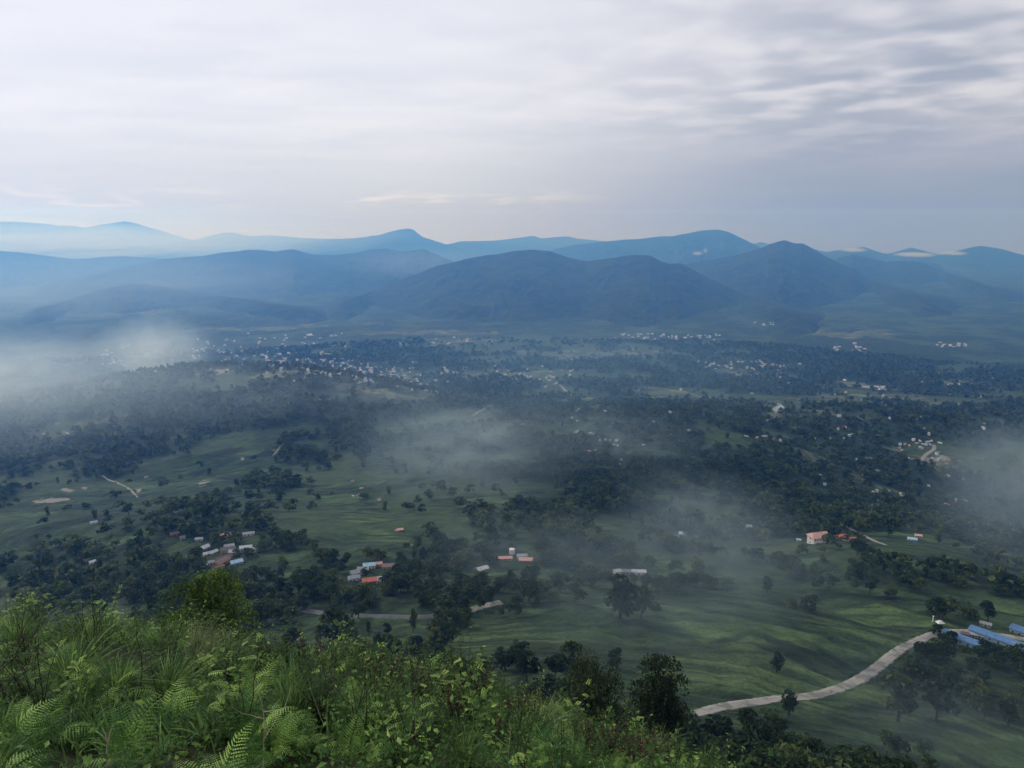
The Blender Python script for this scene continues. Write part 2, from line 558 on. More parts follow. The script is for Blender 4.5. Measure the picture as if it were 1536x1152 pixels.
def mountain(name, label, line, r_c, front, back, seed, rough=1.0, cols=420, rows=90, taper=0.16, power=1.1):
    line = np.array(line, float)
    px = np.linspace(line[0, 0] - (line[-1, 0] - line[0, 0]) * taper, line[-1, 0] + (line[-1, 0] - line[0, 0]) * taper, cols)
    py = np.interp(px, line[:, 0], line[:, 1])
    py = py + 0.22 * (np.maximum(line[0, 0] - px, 0) + np.maximum(px - line[-1, 0], 0))       # both ends sink under the floor
    ks = np.exp(-0.5 * (np.arange(-4, 5) / 0.9) ** 2); ks /= ks.sum()
    py = np.convolve(np.pad(py, 4, mode='edge'), ks, 'valid')
    az = az_of(px, py)
    fade = np.clip(np.minimum((px - px[0]), (px[-1] - px)) / ((line[-1, 0] - line[0, 0]) * taper + 1e-6), 0, 1)
    fade = fade * fade * (3 - 2 * fade)
    along = az * r_c
    # where the crest line drops low its spur comes forward over the valley floor
    rs = np.linspace(r_c, r_c * 0.74, 160); ds = np.interp(np.log(rs), _lr, _ldrop)
    ok_ = (ds[None, :] - tan_dep(px, py)[:, None] * rs[None, :]) > 45
    rc = np.where(ok_.any(1), rs[np.argmax(ok_, 1)], rs[-1])
    kk = np.exp(-0.5 * (np.arange(-12, 13) / 5.0) ** 2); kk /= kk.sum()
    rc = np.convolve(np.pad(rc, 12, mode='edge'), kk, 'valid')
    rc = rc * (1 + 0.05 * fbm(along / (r_c * 0.16), along * 0 + seed, 3, seed))
    crest = -tan_dep(px, py) * rc
    floor = -np.interp(np.log(rc), _lr, _ldrop) - 15
    s = np.concatenate([np.linspace(-1, 0, int(rows * 0.7)), np.linspace(0, 1, rows - int(rows * 0.7) + 1)[1:]])
    Sg, Ag = np.meshgrid(s, az, indexing='ij')
    wid = np.clip(np.sqrt(np.maximum(crest - floor, 0) / np.max(crest - floor)), 0.45, 1.0)[None, :]
    Rg = rc[None, :] + np.where(Sg < 0, Sg * front * wid, Sg * back)
    X = Rg * np.sin(Ag); Y = Rg * np.cos(Ag)
    H = (np.maximum(crest - floor, -60) * fade)[None, :]
    q = 1 - np.abs(Sg)
    L = 0.24 * front
    spur = ridged(Ag * r_c / L + 0.35 * fbm(X / L, Y / L, 2, seed + 2), Sg * 0.9 + seed, 4, seed + 1) - 0.55
    gul = fbm(X / (L * 0.45), Y / (L * 0.45), 5, seed + 5)
    body = q ** power + (0.30 * spur + 0.17 * gul) * np.clip(4 * q * (1 - q), 0, 1) * 0.55 * rough
    Z = floor[None, :] + H * np.maximum(body, -0.1) - 40 * (1 - fade)[None, :] - 14 * (1 - q) ** 2
    Z = Z + H * 0.042 * rough * fbm(Ag * r_c / 170, Sg * 9, 5, seed + 9, 0.6)
    n0, n1_ = Z.shape
    ii = np.arange(n0 * n1_).reshape(n0, n1_)
    qd = np.stack([ii[:-1, :-1], ii[:-1, 1:], ii[1:, 1:], ii[1:, :-1]], -1).reshape(-1, 4)
    me = mesh_from(name, np.stack([X, Y, Z], -1).reshape(-1, 3), qd, [M_MOUNT], True)
    return tag(link(name, me), label, "mountain", kind="structure")


mountain("mountain", "dark wooded mountain whose long right flank runs down to the valley floor",
         [(520, 452), (590, 424), (655, 399), (690, 391), (740, 381), (775, 376), (800, 375), (822, 376), (850, 385), (880, 392), (910, 388), (940, 384),
          (955, 382), (976, 384), (990, 391), (1004, 396), (1020, 395), (1035, 402), (1050, 410), (1090, 430), (1130, 450), (1175, 466), (1210, 482)],
         4700, 2000, 1500, 101, 0.8, 620, 150, 0.10, 1.35)
mountain("mountain", "steep dark blue mountain with a knobbed top right of the middle",
         [(900, 445), (960, 420), (1020, 398), (1055, 391), (1095, 385), (1120, 378), (1145, 371), (1155, 366), (1166, 362), (1178, 360.5), (1190, 364),
          (1204, 365), (1218, 372), (1240, 385), (1262, 396), (1282, 404), (1296, 415), (1330, 432), (1380, 450), (1440, 468), (1500, 482)],
         6200, 2500, 1700, 113, 0.7, 620, 130, 0.10, 1.3)
mountain("mountain", "long hazy blue ridge left of the middle with a lumpy crest",
         [(90, 420), (150, 410), (210, 396), (250, 388), (300, 384), (335, 379), (362, 376), (386, 374.5), (410, 377), (440, 374), (470, 382),
          (500, 383), (530, 380), (556, 374), (578, 372), (598, 377), (615, 376), (636, 373), (655, 382), (680, 392), (720, 404), (760, 420)],
         6600, 2100, 1600, 127, 1.0, 620, 130)
mountain("mountain", "low pale ridge under the far left skyline",
         [(-150, 385), (-40, 378), (0, 376), (50, 381), (110, 389), (180, 384), (225, 387), (290, 391), (360, 399)],
         8300, 2000, 1500, 131, 0.8, 300, 60)
mountain("mountain", "low wooded spur at the left foot of the lumpy ridge",
         [(60, 462), (110, 448), (160, 432), (200, 425), (250, 431), (300, 440), (380, 452), (470, 468)],
         4900, 900, 900, 133, 1.0, 300, 70)
mountain("mountain", "sharp topped far peak left of the middle",
         [(440, 366), (512, 358), (535, 357), (570, 352), (592, 346), (600, 344), (612, 342.5), (619, 344), (633, 355), (655, 362), (675, 368), (700, 376), (730, 388)],
         10500, 2200, 1500, 139, 0.7, 400, 60)
mountain("mountain", "far left mountain with a rounded top on the skyline",
         [(-160, 352), (-60, 348), (10, 353), (30, 349), (52, 339), (85, 338), (112, 339), (128, 342), (150, 337), (172, 334.5), (186, 331.5), (203, 335),
          (230, 343), (255, 350), (290, 361), (310, 355), (330, 350), (347, 348.5), (372, 354), (412, 353), (440, 356), (472, 358), (510, 358), (560, 368)],
         12500, 2400, 1500, 149, 0.6, 560, 60)
mountain("mountain", "blue mountain with a long left shoulder behind the knobbed mountain",
         [(800, 385), (835, 373), (865, 367), (900, 363), (930, 360), (965, 358), (985, 355), (1010, 354), (1030, 350), (1052, 346), (1076, 344), (1092, 348),
          (1106, 354), (1122, 362), (1140, 371), (1170, 385)],
         9200, 1900, 1500, 151, 0.8, 420, 60)
mountain("mountain", "faint pale range between the far peaks",
         [(640, 374), (690, 362), (740, 361), (775, 357), (800, 353.5), (822, 361), (850, 366), (890, 374)], 11700, 2300, 1500, 157, 0.5, 220, 40)
mountain("mountain", "faintest pale skyline range behind the far peaks",
         [(790, 360), (830, 356), (850, 354), (866, 358), (900, 361), (960, 366)], 12000, 2300, 900, 158, 0.5, 160, 40)
mountain("mountain", "small pale cone showing between two right hand mountains",
         [(1100, 374), (1125, 366), (1142, 363), (1160, 368), (1190, 378)], 11600, 2000, 1500, 163, 0.4, 120, 40)
mountain("mountain", "pale blue ridge rising beyond the right flank of the knobbed mountain",
         [(1180, 380), (1212, 372), (1240, 378), (1262, 374), (1280, 373), (1296, 370), (1312, 376), (1340, 385), (1400, 394)], 11000, 2300, 1500, 167, 0.6, 240, 50)
mountain("mountain", "faint cone on the right skyline behind the cloud wisps",
         [(1320, 384), (1350, 376), (1366, 371), (1385, 376), (1420, 386)], 11800, 2000, 1500, 173, 0.4, 120, 40)
mountain("mountain", "broad blue mountain at the right edge of the view",
         [(1340, 396), (1380, 389), (1410, 384), (1440, 375), (1456, 371), (1472, 368.5), (1500, 373), (1530, 381), (1580, 392), (1680, 402)], 10800, 2200, 1500, 179, 0.7, 320, 60)
mountain("mountain", "hazy blue foothill ridge below the right edge mountain",
         [(1225, 402), (1255, 388), (1278, 381.5), (1300, 386), (1330, 393), (1350, 391), (1385, 394), (1410, 405), (1440, 416), (1490, 436), (1560, 450)], 7800, 1900, 1500, 181, 0.8, 360, 70)
mountain("mountain", "pale line of hills at the far left edge of the skyline",
         [(-150, 336), (-60, 333), (-20, 332), (30, 333), (70, 336), (130, 345), (200, 356)], 11500, 2300, 1200, 191, 0.5, 200, 40)
# ------------------------------------------------------------------ shapes shared by the plants


def tube(path, radii, n=6):
    """vertices and quads of a tapering tube along a list of points"""
    P = np.array(path, float)
    T = np.gradient(P, axis=0); T /= np.linalg.norm(T, axis=1)[:, None] + 1e-9
    ref = np.where(np.abs(T[:, 2:3]) > 0.9, [[1.0, 0, 0]], [[0, 0, 1.0]])
    A = np.cross(T, ref); A /= np.linalg.norm(A, axis=1)[:, None]
    B = np.cross(T, A)
    th = np.arange(n) * 2 * math.pi / n
    V = P[:, None, :] + np.array(radii)[:, None, None] * (np.cos(th)[None, :, None] * A[:, None, :] + np.sin(th)[None, :, None] * B[:, None, :])
    m = len(P)
    i = np.arange(m * n).reshape(m, n)
    Q = np.stack([i[:-1], np.roll(i, -1, 1)[:-1], np.roll(i, -1, 1)[1:], i[1:]], -1).reshape(-1, 4)
    return V.reshape(-1, 3), Q


def merge(parts):
    Vs, Qs, k = [], [], 0
    for v, q in parts:
        Vs.append(v); Qs.append(np.asarray(q) + k); k += len(v)
    return np.vstack(Vs), np.vstack(Qs)


def unit(v):
    return v / (np.linalg.norm(v, axis=-1, keepdims=True) + 1e-9)


def leaf_cards(C, N, size, g, aspect=1.6, jit=0.9):
    """one small bent diamond leaf (two triangles folded on its midrib, as a quad) at each centre C, facing roughly N"""
    n = len(C)
    N = unit(N + jit * g.normal(size=(n, 3)))
    U = unit(np.cross(N, g.normal(size=(n, 3))))
    Vv = np.cross(N, U)
    s = size * g.uniform(0.65, 1.35, n)[:, None]
    p0 = C - U * s * aspect / 2; p2 = C + U * s * aspect / 2
    p1 = C + Vv * s / 2 + N * s * 0.18; p3 = C - Vv * s / 2 + N * s * 0.18
    V = np.stack([p0, p1, p2, p3], 1).reshape(-1, 3)
    return V, np.arange(4 * n).reshape(n, 4)


def crown_shape(g, kind, lobes):
    """lobe centres and radii of a crown about 1 m tall overall (trunk base at 0, top at 1)"""
    L = []
    for k in range(lobes):
        if kind == 'round':
            a = g.uniform(0, 2 * math.pi); h = g.uniform(0.36, 0.88); w = 0.32 * math.sin(math.pi * (h - 0.12) / 0.9) ** 0.7
            rr = w * g.uniform(0.25, 1.0); rad = g.uniform(0.10, 0.17)
        elif kind == 'tall':
            a = g.uniform(0, 2 * math.pi); h = g.uniform(0.22, 0.90); w = 0.19 * (1 - 0.55 * abs(h - 0.5))
            rr = w * g.uniform(0.1, 1.0); rad = g.uniform(0.08, 0.13)
        elif kind == 'wide':
            a = g.uniform(0, 2 * math.pi); h = g.uniform(0.42, 0.86); w = 0.46 * math.sqrt(max(0.05, 1 - ((h - 0.5) / 0.42) ** 2))
            rr = w * math.sqrt(g.uniform(0.02, 1.0)); rad = g.uniform(0.10, 0.18)
        else:  # bushy down to the ground
            a = g.uniform(0, 2 * math.pi); h = g.uniform(0.16, 0.82); w = 0.44 * math.sqrt(max(0.05, 1 - ((h - 0.3) / 0.6) ** 2))
            rr = w * math.sqrt(g.uniform(0.0, 1.0)); rad = g.uniform(0.13, 0.21)
        L.append((rr * math.cos(a), rr * math.sin(a), h, rad))
    return np.array(L)


def make_tree(seed, kind, lobes, leaves, lsize, limbs=True, jit=0.9, core=0.55):
    """unit-height tree: (trunk V, Q), (crown V, Q, tint)"""
    g = np.random.default_rng(seed)
    L = crown_shape(g, kind, lobes)
    pick = g.choice(len(L), leaves, p=L[:, 3] ** 2 / (L[:, 3] ** 2).sum())
    D = unit(g.normal(size=(leaves, 3)))
    D[:, 2] = np.where(D[:, 2] < -0.35, -D[:, 2], D[:, 2])
    rad = L[pick, 3] * g.uniform(core, 1.08, leaves) ** 0.5
    squash = np.array([1.12, 1.12, 0.82])
    C = L[pick, :3] + D * rad[:, None] * squash
    N = D + np.array([0, 0, 0.45])
    cv, cq = leaf_cards(C, N, lsize, g, jit=jit)
    tint = np.clip(0.5 + 0.25 * g.normal(size=lobes)[pick] + 0.18 * g.normal(size=leaves), 0, 1)
    parts = [tube([(0, 0, -0.06), (0.01, 0, 0.15), (g.normal() * .02, g.normal() * .02, 0.4), (g.normal() * .03, g.normal() * .03, 0.72)],
                  [0.030, 0.023, 0.016, 0.006], 6)]
    if limbs:
        for k in g.choice(len(L), min(len(L), 9), replace=False):
            z0 = min(0.2 + 0.3 * g.random(), L[k, 2] - 0.05)
            e = L[k, :3]
            m_ = np.array([e[0] * 0.45, e[1] * 0.45, z0 + (e[2] - z0) * 0.4])
            parts.append(tube([(0, 0, z0), m_, e], [0.012, 0.008, 0.003], 4))
    return merge(parts), (cv, cq, tint)


def leaf_mat(name, dark, mid, light, trans=0.25, rough=0.6, nscale=0.4):
    m, t = mat(name)
    ti = attr(t, 'tint')
    pos = t.n('ShaderNodeNewGeometry').outputs['Position']
    nz = t.noise(pos, nscale, 3, 0.6)
    f = t.math('ADD', t.math('MULTIPLY', ti, 0.7), t.math('MULTIPLY', t.math('SUBTRACT', nz, 0.42), 1.35), clamp=True)  # leaf tone variety, plus lit and shaded contrast put into the colour
    ob = t.n('ShaderNodeObjectInfo').outputs['Random']
    f = t.math('ADD', f, t.math('MULTIPLY', t.math('SUBTRACT', ob, 0.5), 0.5), clamp=True)
    c = t.mix(t.step(f, 0.0, 0.55), dark, mid)
    c = t.mix(t.step(f, 0.5, 1.0), c, light)
    finish(t, c, rough, 0.12, trans=(trans, t.mix(0.5, c, light)))
    return m


M_TREE = leaf_mat("tree_leaves", (0.007, 0.017, 0.007), (0.027, 0.052, 0.018), (0.100, 0.125, 0.040), 0.2, 0.65, 0.05)
M_HERO = leaf_mat("glossy_leaves", (0.006, 0.014, 0.004), (0.028, 0.070, 0.014), (0.17, 0.26, 0.05), 0.3, 0.5, 2.2)
M_BARK = plain("bark", (0.045, 0.036, 0.028), 0.9, 0.4, 6)

# ------------------------------------------------------------------ dirt roads


def drape(name, pts, width, material, label, lift=0.25, cat="road", step=2.5, edge=0.22, fall=0.5):
    P = np.array([hit(*p) for p in pts])[:, :2]
    # smooth curve through the points
    D = np.concatenate([[0], np.cumsum(np.linalg.norm(np.diff(P, axis=0), axis=1))])
    n = max(int(D[-1] / step), 8)
    s_ = np.linspace(0, D[-1], n)
    Q = np.stack([np.interp(s_, D, P[:, 0]), np.interp(s_, D, P[:, 1])], 1)
    kk = np.exp(-0.5 * (np.arange(-6, 7) / 3.0) ** 2); kk /= kk.sum()
    Q = np.stack([np.convolve(np.pad(Q[:, i], 6, mode='reflect', reflect_type='odd'), kk, 'valid') for i in (0, 1)], 1)
    T = unit(np.gradient(Q, axis=0)); Nn = np.stack([-T[:, 1], T[:, 0]], 1)
    zc = ground(Q[:, 0], Q[:, 1])
    zc = np.convolve(np.pad(zc, 6, mode='edge'), kk, 'valid') + lift
    rows = []
    offs = [-0.5 - fall / width, -0.5, -0.25, 0, 0.25, 0.5, 0.5 + fall / width]
    for k, o_ in enumerate(offs):
        wv = 1 + edge * fbm(s_ / 22 + 7 * (o_ > 0), s_ * 0 + 3.3 + k, 3, 201)
        xy = Q + Nn * (o_ * width * wv)[:, None]
        gz = ground(xy[:, 0], xy[:, 1])
        z = np.maximum(zc, gz + 0.12) if 0 < k < 6 else np.minimum(gz - 0.4, zc - 0.4)
        rows.append(np.column_stack([xy, z]))
    G = np.stack(rows, 0)
    a, b = G.shape[:2]
    ii = np.arange(a * b).reshape(a, b)
    q = np.stack([ii[:-1, :-1], ii[:-1, 1:], ii[1:, 1:], ii[1:, :-1]], -1).reshape(-1, 4)
    wear = np.repeat(np.array([0, 0.28, 0.85, 1.0, 0.85, 0.28, 0]), b)
    me = mesh_from(name, G.reshape(-1, 3), q, [material], True, tint=wear)
    return tag(link(name, me), label, cat, kind="structure"), Q


M_ROAD, t = mat("dirt_road")
pos = t.n('ShaderNodeNewGeometry').outputs['Position']
a_ = t.noise(pos, 0.16, 5, 0.65, 0.5)
b_ = t.noise(pos, 1.1, 5, 0.65)
c = t.mix(b_, (0.18, 0.165, 0.145), (0.36, 0.335, 0.30))
c = t.mix(t.step(a_, 0.47, 0.58, 0.0, 0.8), c, (0.11, 0.12, 0.095))
c = t.mix(t.step(b_, 0.60, 0.72, 0.0, 0.6), c, (0.48, 0.45, 0.41))
vg = t.noise(pos, 0.45, 5, 0.7)
worn = t.step(t.math('ADD', attr(t, 'tint'), t.math('MULTIPLY', t.math('SUBTRACT', vg, 0.5), 1.6)), 0.18, 0.42)
c = t.mix(worn, (0.030, 0.050, 0.022), c)
rut = t.step(t.math('ABSOLUTE', t.math('SUBTRACT', attr(t, 'tint'), 0.93)), 0.0, 0.05, 0.35, 0.0)
c = t.mix(rut, c, (0.10, 0.085, 0.07))
finish(t, c, 0.9, 0.2, bump=b_, bdist=0.08)
M_WET = plain("wet_dark_road", (0.055, 0.058, 0.055), 0.6, 0.35, 0.2)
M_TRACK = plain("pale_track", (0.20, 0.185, 0.155), 0.9, 0.25, 0.3)

_, ROAD_XY = drape("dirt_road", [(1040, 1072), (1056, 1068), (1075, 1062), (1110, 1056), (1160, 1050), (1205, 1047), (1240, 1041), (1270, 1030),
                   (1295, 1016), (1318, 1000), (1342, 982), (1365, 966), (1390, 954), (1412, 949), (1440, 947), (1470, 949), (1500, 953), (1545, 962)],
                   4.0, M_ROAD, "pale broken dirt road curving up the green slope to the blue roofed sheds")
drape("dirt_road", [(335, 905), (362, 907), (395, 909), (425, 912), (446, 915)], 4.2, M_ROAD, "pale stretch of dirt road at the foot of the hill right of the near round tree", lift=0.5)
drape("dirt_road", [(448, 915), (480, 920), (520, 924), (560, 926), (600, 927), (640, 928), (672, 924), (688, 919)], 3.4, M_WET, "dark wet stretch of road between two pale stretches below the middle wood", lift=0.5)
drape("dirt_road", [(692, 919), (710, 914), (728, 909), (752, 905)], 4.0, M_ROAD, "short pale stretch of dirt road coming out of the trees in the middle", lift=0.5)
drape("footpath", [(153, 712), (160, 719), (178, 724), (190, 730), (200, 738), (206, 746)], 1.7, M_TRACK, "pale footpath bending down through the terraced plots", cat="path", step=4)
drape("footpath", [(709, 624), (717, 618), (728, 612), (745, 607), (770, 602)], 4.0, M_TRACK, "thin pale track climbing a wooded rise in the middle distance", cat="path", step=6)
drape("footpath", [(1384, 694), (1385, 686), (1390, 680), (1398, 676), (1405, 675), (1403, 670), (1400, 667)], 4.5, M_TRACK, "pale hooked lane through the hillside village on the right", cat="path", step=3)
drape("footpath", [(1297, 716), (1294, 712), (1293, 707), (1300, 706), (1318, 706)], 3.5, M_TRACK, "short pale lane below the hillside village", cat="path", step=3)
drape("footpath", [(410, 684), (415, 676), (425, 664), (438, 656)], 2.6, M_TRACK, "thin track up the green field behind the terraces", cat="path", step=5)
drape("footpath", [(838, 576), (845, 582), (850, 587)], 5, M_TRACK, "straight pale track among the far fields", cat="path", step=5)
drape("footpath", [(1262, 786), (1280, 795), (1300, 806), (1330, 818)], 2.2, M_TRACK, "path running down beside the red roofed buildings", cat="path", step=4)


def pond(name, pts, material, label, lift=0.6):
    P = np.array([hit(*p) for p in pts])
    n = 60
    k = len(P)
    s_ = np.linspace(0, k, n, endpoint=False)
    ring = np.stack([np.interp(s_, np.arange(k + 1), np.append(P[:, i], P[0, i])) for i in (0, 1)], 1)
    ring = (ring + np.roll(ring, 1, 0) + np.roll(ring, -1, 0)) / 3
    c_ = ring.mean(0)
    z = ground(ring[:, 0], ring[:, 1]).mean() + lift
    V = np.vstack([np.column_stack([ring, np.full(n, z)]), np.column_stack([c_ + (ring - c_) * 1.12, np.full(n, z - 6)]), [[c_[0], c_[1], z]]])
    i = np.arange(n); j = (i + 1) % n
    q = np.stack([i + n, j + n, j, i], -1)
    tr = np.stack([np.full(n, 2 * n), i, j], -1)
    me = mesh_from(name, V, [q, tr], [material])
    return tag(link(name, me), label, "water", kind="structure")


M_WATER, t = mat("still_water")
pos = t.n('ShaderNodeNewGeometry').outputs['Position']
finish(t, (0.20, 0.23, 0.25), 0.25, 0.5, bump=t.noise(pos, 0.2, 3), bdist=0.2, bstr=0.2)
pond("water", [(597, 522), (601, 517), (597, 514), (606, 513), (611, 517), (607, 523), (600, 525)], M_WATER, "pale bend of river water beyond the valley town")
pond("water", [(459, 502), (466, 501), (474, 503), (472, 506), (465, 505)], M_WATER, "small bright pond beyond the town on the left")
pond("water", [(1282, 581), (1300, 579), (1328, 581), (1326, 583), (1304, 582)], M_WATER, "bright strip of river water on the right valley floor")

pond("water", [(1153, 619), (1159, 614), (1172, 611), (1177, 613), (1167, 616), (1160, 621)], M_WATER, "short curved glint of river at the valley bottom on the right")
pond("water", [(1361, 628), (1375, 624), (1385, 627), (1373, 630)], M_WATER, "pale glint of water behind the wooded hill on the right")
pond("water", [(1415, 577), (1432, 574.5), (1452, 576), (1436, 579)], M_WATER, "thin far glint of water near the right edge")
# ------------------------------------------------------------------ houses
WALLS = {k: plain("wall_" + k, c_, 0.85, 0.15, 0.8) for k, c_ in dict(white=(0.62, 0.60, 0.57), cream=(0.42, 0.36, 0.29), grey=(0.36, 0.36, 0.36), brick=(0.30, 0.17, 0.12), blue=(0.30, 0.42, 0.55)).items()}
ROOFS = {}
for k, c_ in dict(tin=(0.30, 0.34, 0.38), white=(0.52, 0.55, 0.58), rust=(0.23, 0.13, 0.10), brown=(0.12, 0.085, 0.08), red=(0.58, 0.15, 0.09), pink=(0.66, 0.36, 0.29), blue=(0.09, 0.21, 0.40), paleblue=(0.36, 0.55, 0.70), grey=(0.28, 0.30, 0.31)).items():
    m, t = mat("roof_" + k)
    pos = t.n('ShaderNodeTexCoord').outputs['Object']
    wv = t.n('ShaderNodeTexWave', {'bands_direction': 'X'}, Vector=pos, Scale=1.6, Distortion=0.2).outputs[1]
    nz = t.noise(pos, 0.7, 5, 0.65)
    cc = t.mix(t.step(nz, 0.35, 0.75), c_, tuple(q * 0.62 for q in c_))
    finish(t, cc, 0.5, 0.4, bump=wv, bdist=0.05)
    ROOFS[k] = m
M_DARK = plain("dark_opening", (0.015, 0.016, 0.018), 0.3, 0.1, 2, spec=0.5)
M_WOODP = plain("door_wood", (0.10, 0.06, 0.035), 0.7)


class MB:
    def __init__(s): s.V = []; s.F = []
    def box(s, x0, x1, y0, y1, z0, z1):
        k = len(s.V)
        s.V += [(x0, y0, z0), (x1, y0, z0), (x1, y1, z0), (x0, y1, z0), (x0, y0, z1), (x1, y0, z1), (x1, y1, z1), (x0, y1, z1)]
        s.F += [tuple(k + i for i in f) for f in ((0, 3, 2, 1), (4, 5, 6, 7), (0, 1, 5, 4), (1, 2, 6, 5), (2, 3, 7, 6), (3, 0, 4, 7))]
        return s
    def poly(s, pts, faces):
        k = len(s.V); s.V += list(pts); s.F += [tuple(k + i for i in f) for f in faces]; return s
    def cyl(s, x, y, r0, r1, z0, z1, n=14):
        k = len(s.V)
        for z, r in ((z0, r0), (z1, r1)):
            s.V += [(x + r * math.cos(2 * math.pi * i / n), y + r * math.sin(2 * math.pi * i / n), z) for i in range(n)]
        s.F += [(k + i, k + (i + 1) % n, k + n + (i + 1) % n, k + n + i) for i in range(n)]
        s.F += [tuple(k + n + i for i in range(n)), tuple(k + n - 1 - i for i in range(n))]
        return s
    def mesh(s, name, mats):
        me = bpy.data.meshes.new(name)
        me.from_pydata(s.V, [], s.F)
        for m in (mats if isinstance(mats, (list, tuple)) else [mats]): me.materials.append(m)
        me.update()
        return me
    def obj(s, name, m, parent=None): return link(name, s.mesh(name, m), parent)


def gable_walls(L, Wd, h, rise):
    b = MB()
    x, y = L / 2, Wd / 2
    b.poly([(-x, -y, -2.5), (x, -y, -2.5), (x, y, -2.5), (-x, y, -2.5), (-x, -y, h), (x, -y, h), (x, y, h), (-x, y, h), (-x, 0, h + rise), (x, 0, h + rise)],
           [(0, 1, 5, 4), (1, 2, 6, 9, 5), (2, 3, 7, 6), (3, 0, 4, 8, 7)])
    return b


def gable_roof(L, Wd, h, rise, over=0.5, th=0.14, hip=0.0):
    b = MB()
    x, y = L / 2 + over, Wd / 2 + over
    e = h - rise * over / (Wd / 2)
    hx = x - hip
    top = [(-x, -y, e + th), (x, -y, e + th), (x, y, e + th), (-x, y, e + th), (-hx, 0, h + rise + th), (hx, 0, h + rise + th)]
    bot = [(-x, -y, e + 0.02), (x, -y, e + 0.02), (x, y, e + 0.02), (-x, y, e + 0.02), (-hx, 0, h + rise + 0.02), (hx, 0, h + rise + 0.02)]
    f = [(0, 1, 5, 4), (2, 3, 4, 5), (3, 0, 4), (1, 2, 5)] if hip > 0.01 else [(0, 1, 5, 4), (2, 3, 4, 5)]
    fb = [tuple(6 + i for i in reversed(q)) for q in f]
    side = [(0, 6, 7, 1), (2, 8, 9, 3)]
    side += [(1, 7, 8, 2), (3, 9, 6, 0)] if hip > 0.01 else [(1, 7, 11, 5), (5, 11, 8, 2), (3, 9, 10, 4), (4, 10, 6, 0)]
    b.poly(top + bot, f + fb + side)
    return b


def openings(root, L, Wd, h, floors=1, n=3):
    """door and windows on the long side that faces the hill, windows on the gable ends; all proud of the wall by a hair"""
    y = -Wd / 2
    for fl in range(floors):
        z = 0.95 + fl * 2.9
        for k in range(n):
            x = -L / 2 + L * (k + 0.5) / n
            if fl == 0 and k == n // 2:
                d_ = MB().box(x - 0.5, x + 0.5, y - 0.05, y + 0.05, -0.1, 2.05).obj("door", M_WOODP, root)
                MB().box(x + 0.32, x + 0.40, y - 0.10, y - 0.04, 0.95, 1.05).obj("handle", M_DARK, d_)
            else:
                fr = MB().box(x - 0.62, x + 0.62, y - 0.04, y + 0.05, z - 0.08, z + 1.20)
                w_ = fr.obj("window", WALLS['white'], root)
                MB().box(x - 0.52, x - 0.03, y - 0.06, y + 0.02, z, z + 1.1).box(x + 0.03, x + 0.52, y - 0.06, y + 0.02, z, z + 1.1).obj("pane", M_DARK, w_)
        for sx in (-1, 1):
            x = sx * L / 2
            w_ = MB().box(x - 0.04, x + 0.04, -0.6, 0.6, z - 0.08, z + 1.2).obj("window", WALLS['white'], root)
            MB().box(x - 0.06, x + 0.06, -0.5, 0.5, z, z + 1.1).obj("pane", M_DARK, w_)


HOUSE_XY = []


def spot(px, py):
    p = hit(px, py)
    HOUSE_XY.append((p[0], p[1]))
    return Vector((p[0], p[1], float(ground(p[0], p[1]))))


def house(px, py, L, Wd, h, roof, wall, label, turn=0.0, rise=None, floors=1, n=3, hip=0.0, group=None, name="house"):
    p = spot(px, py)
    root = bpy.data.objects.new(name, None); COL.objects.link(root)
    root.location = p
    root.rotation_euler = (0, 0, -math.atan2(p.x, p.y) + R(turn))
    root.empty_display_size = 1; root.scale = (0.72,) * 3 if name == 'shed' else (0.58,) * 3
    rise = rise if rise is not None else Wd * 0.24
    tag(root, label, "house", group)
    gable_walls(L, Wd, h, rise).obj("wall", WALLS[wall], root)
    gable_roof(L, Wd, h, rise, hip=hip).obj("roof", ROOFS[roof], root)
    openings(root, L, Wd, h, floors, n)
    return root


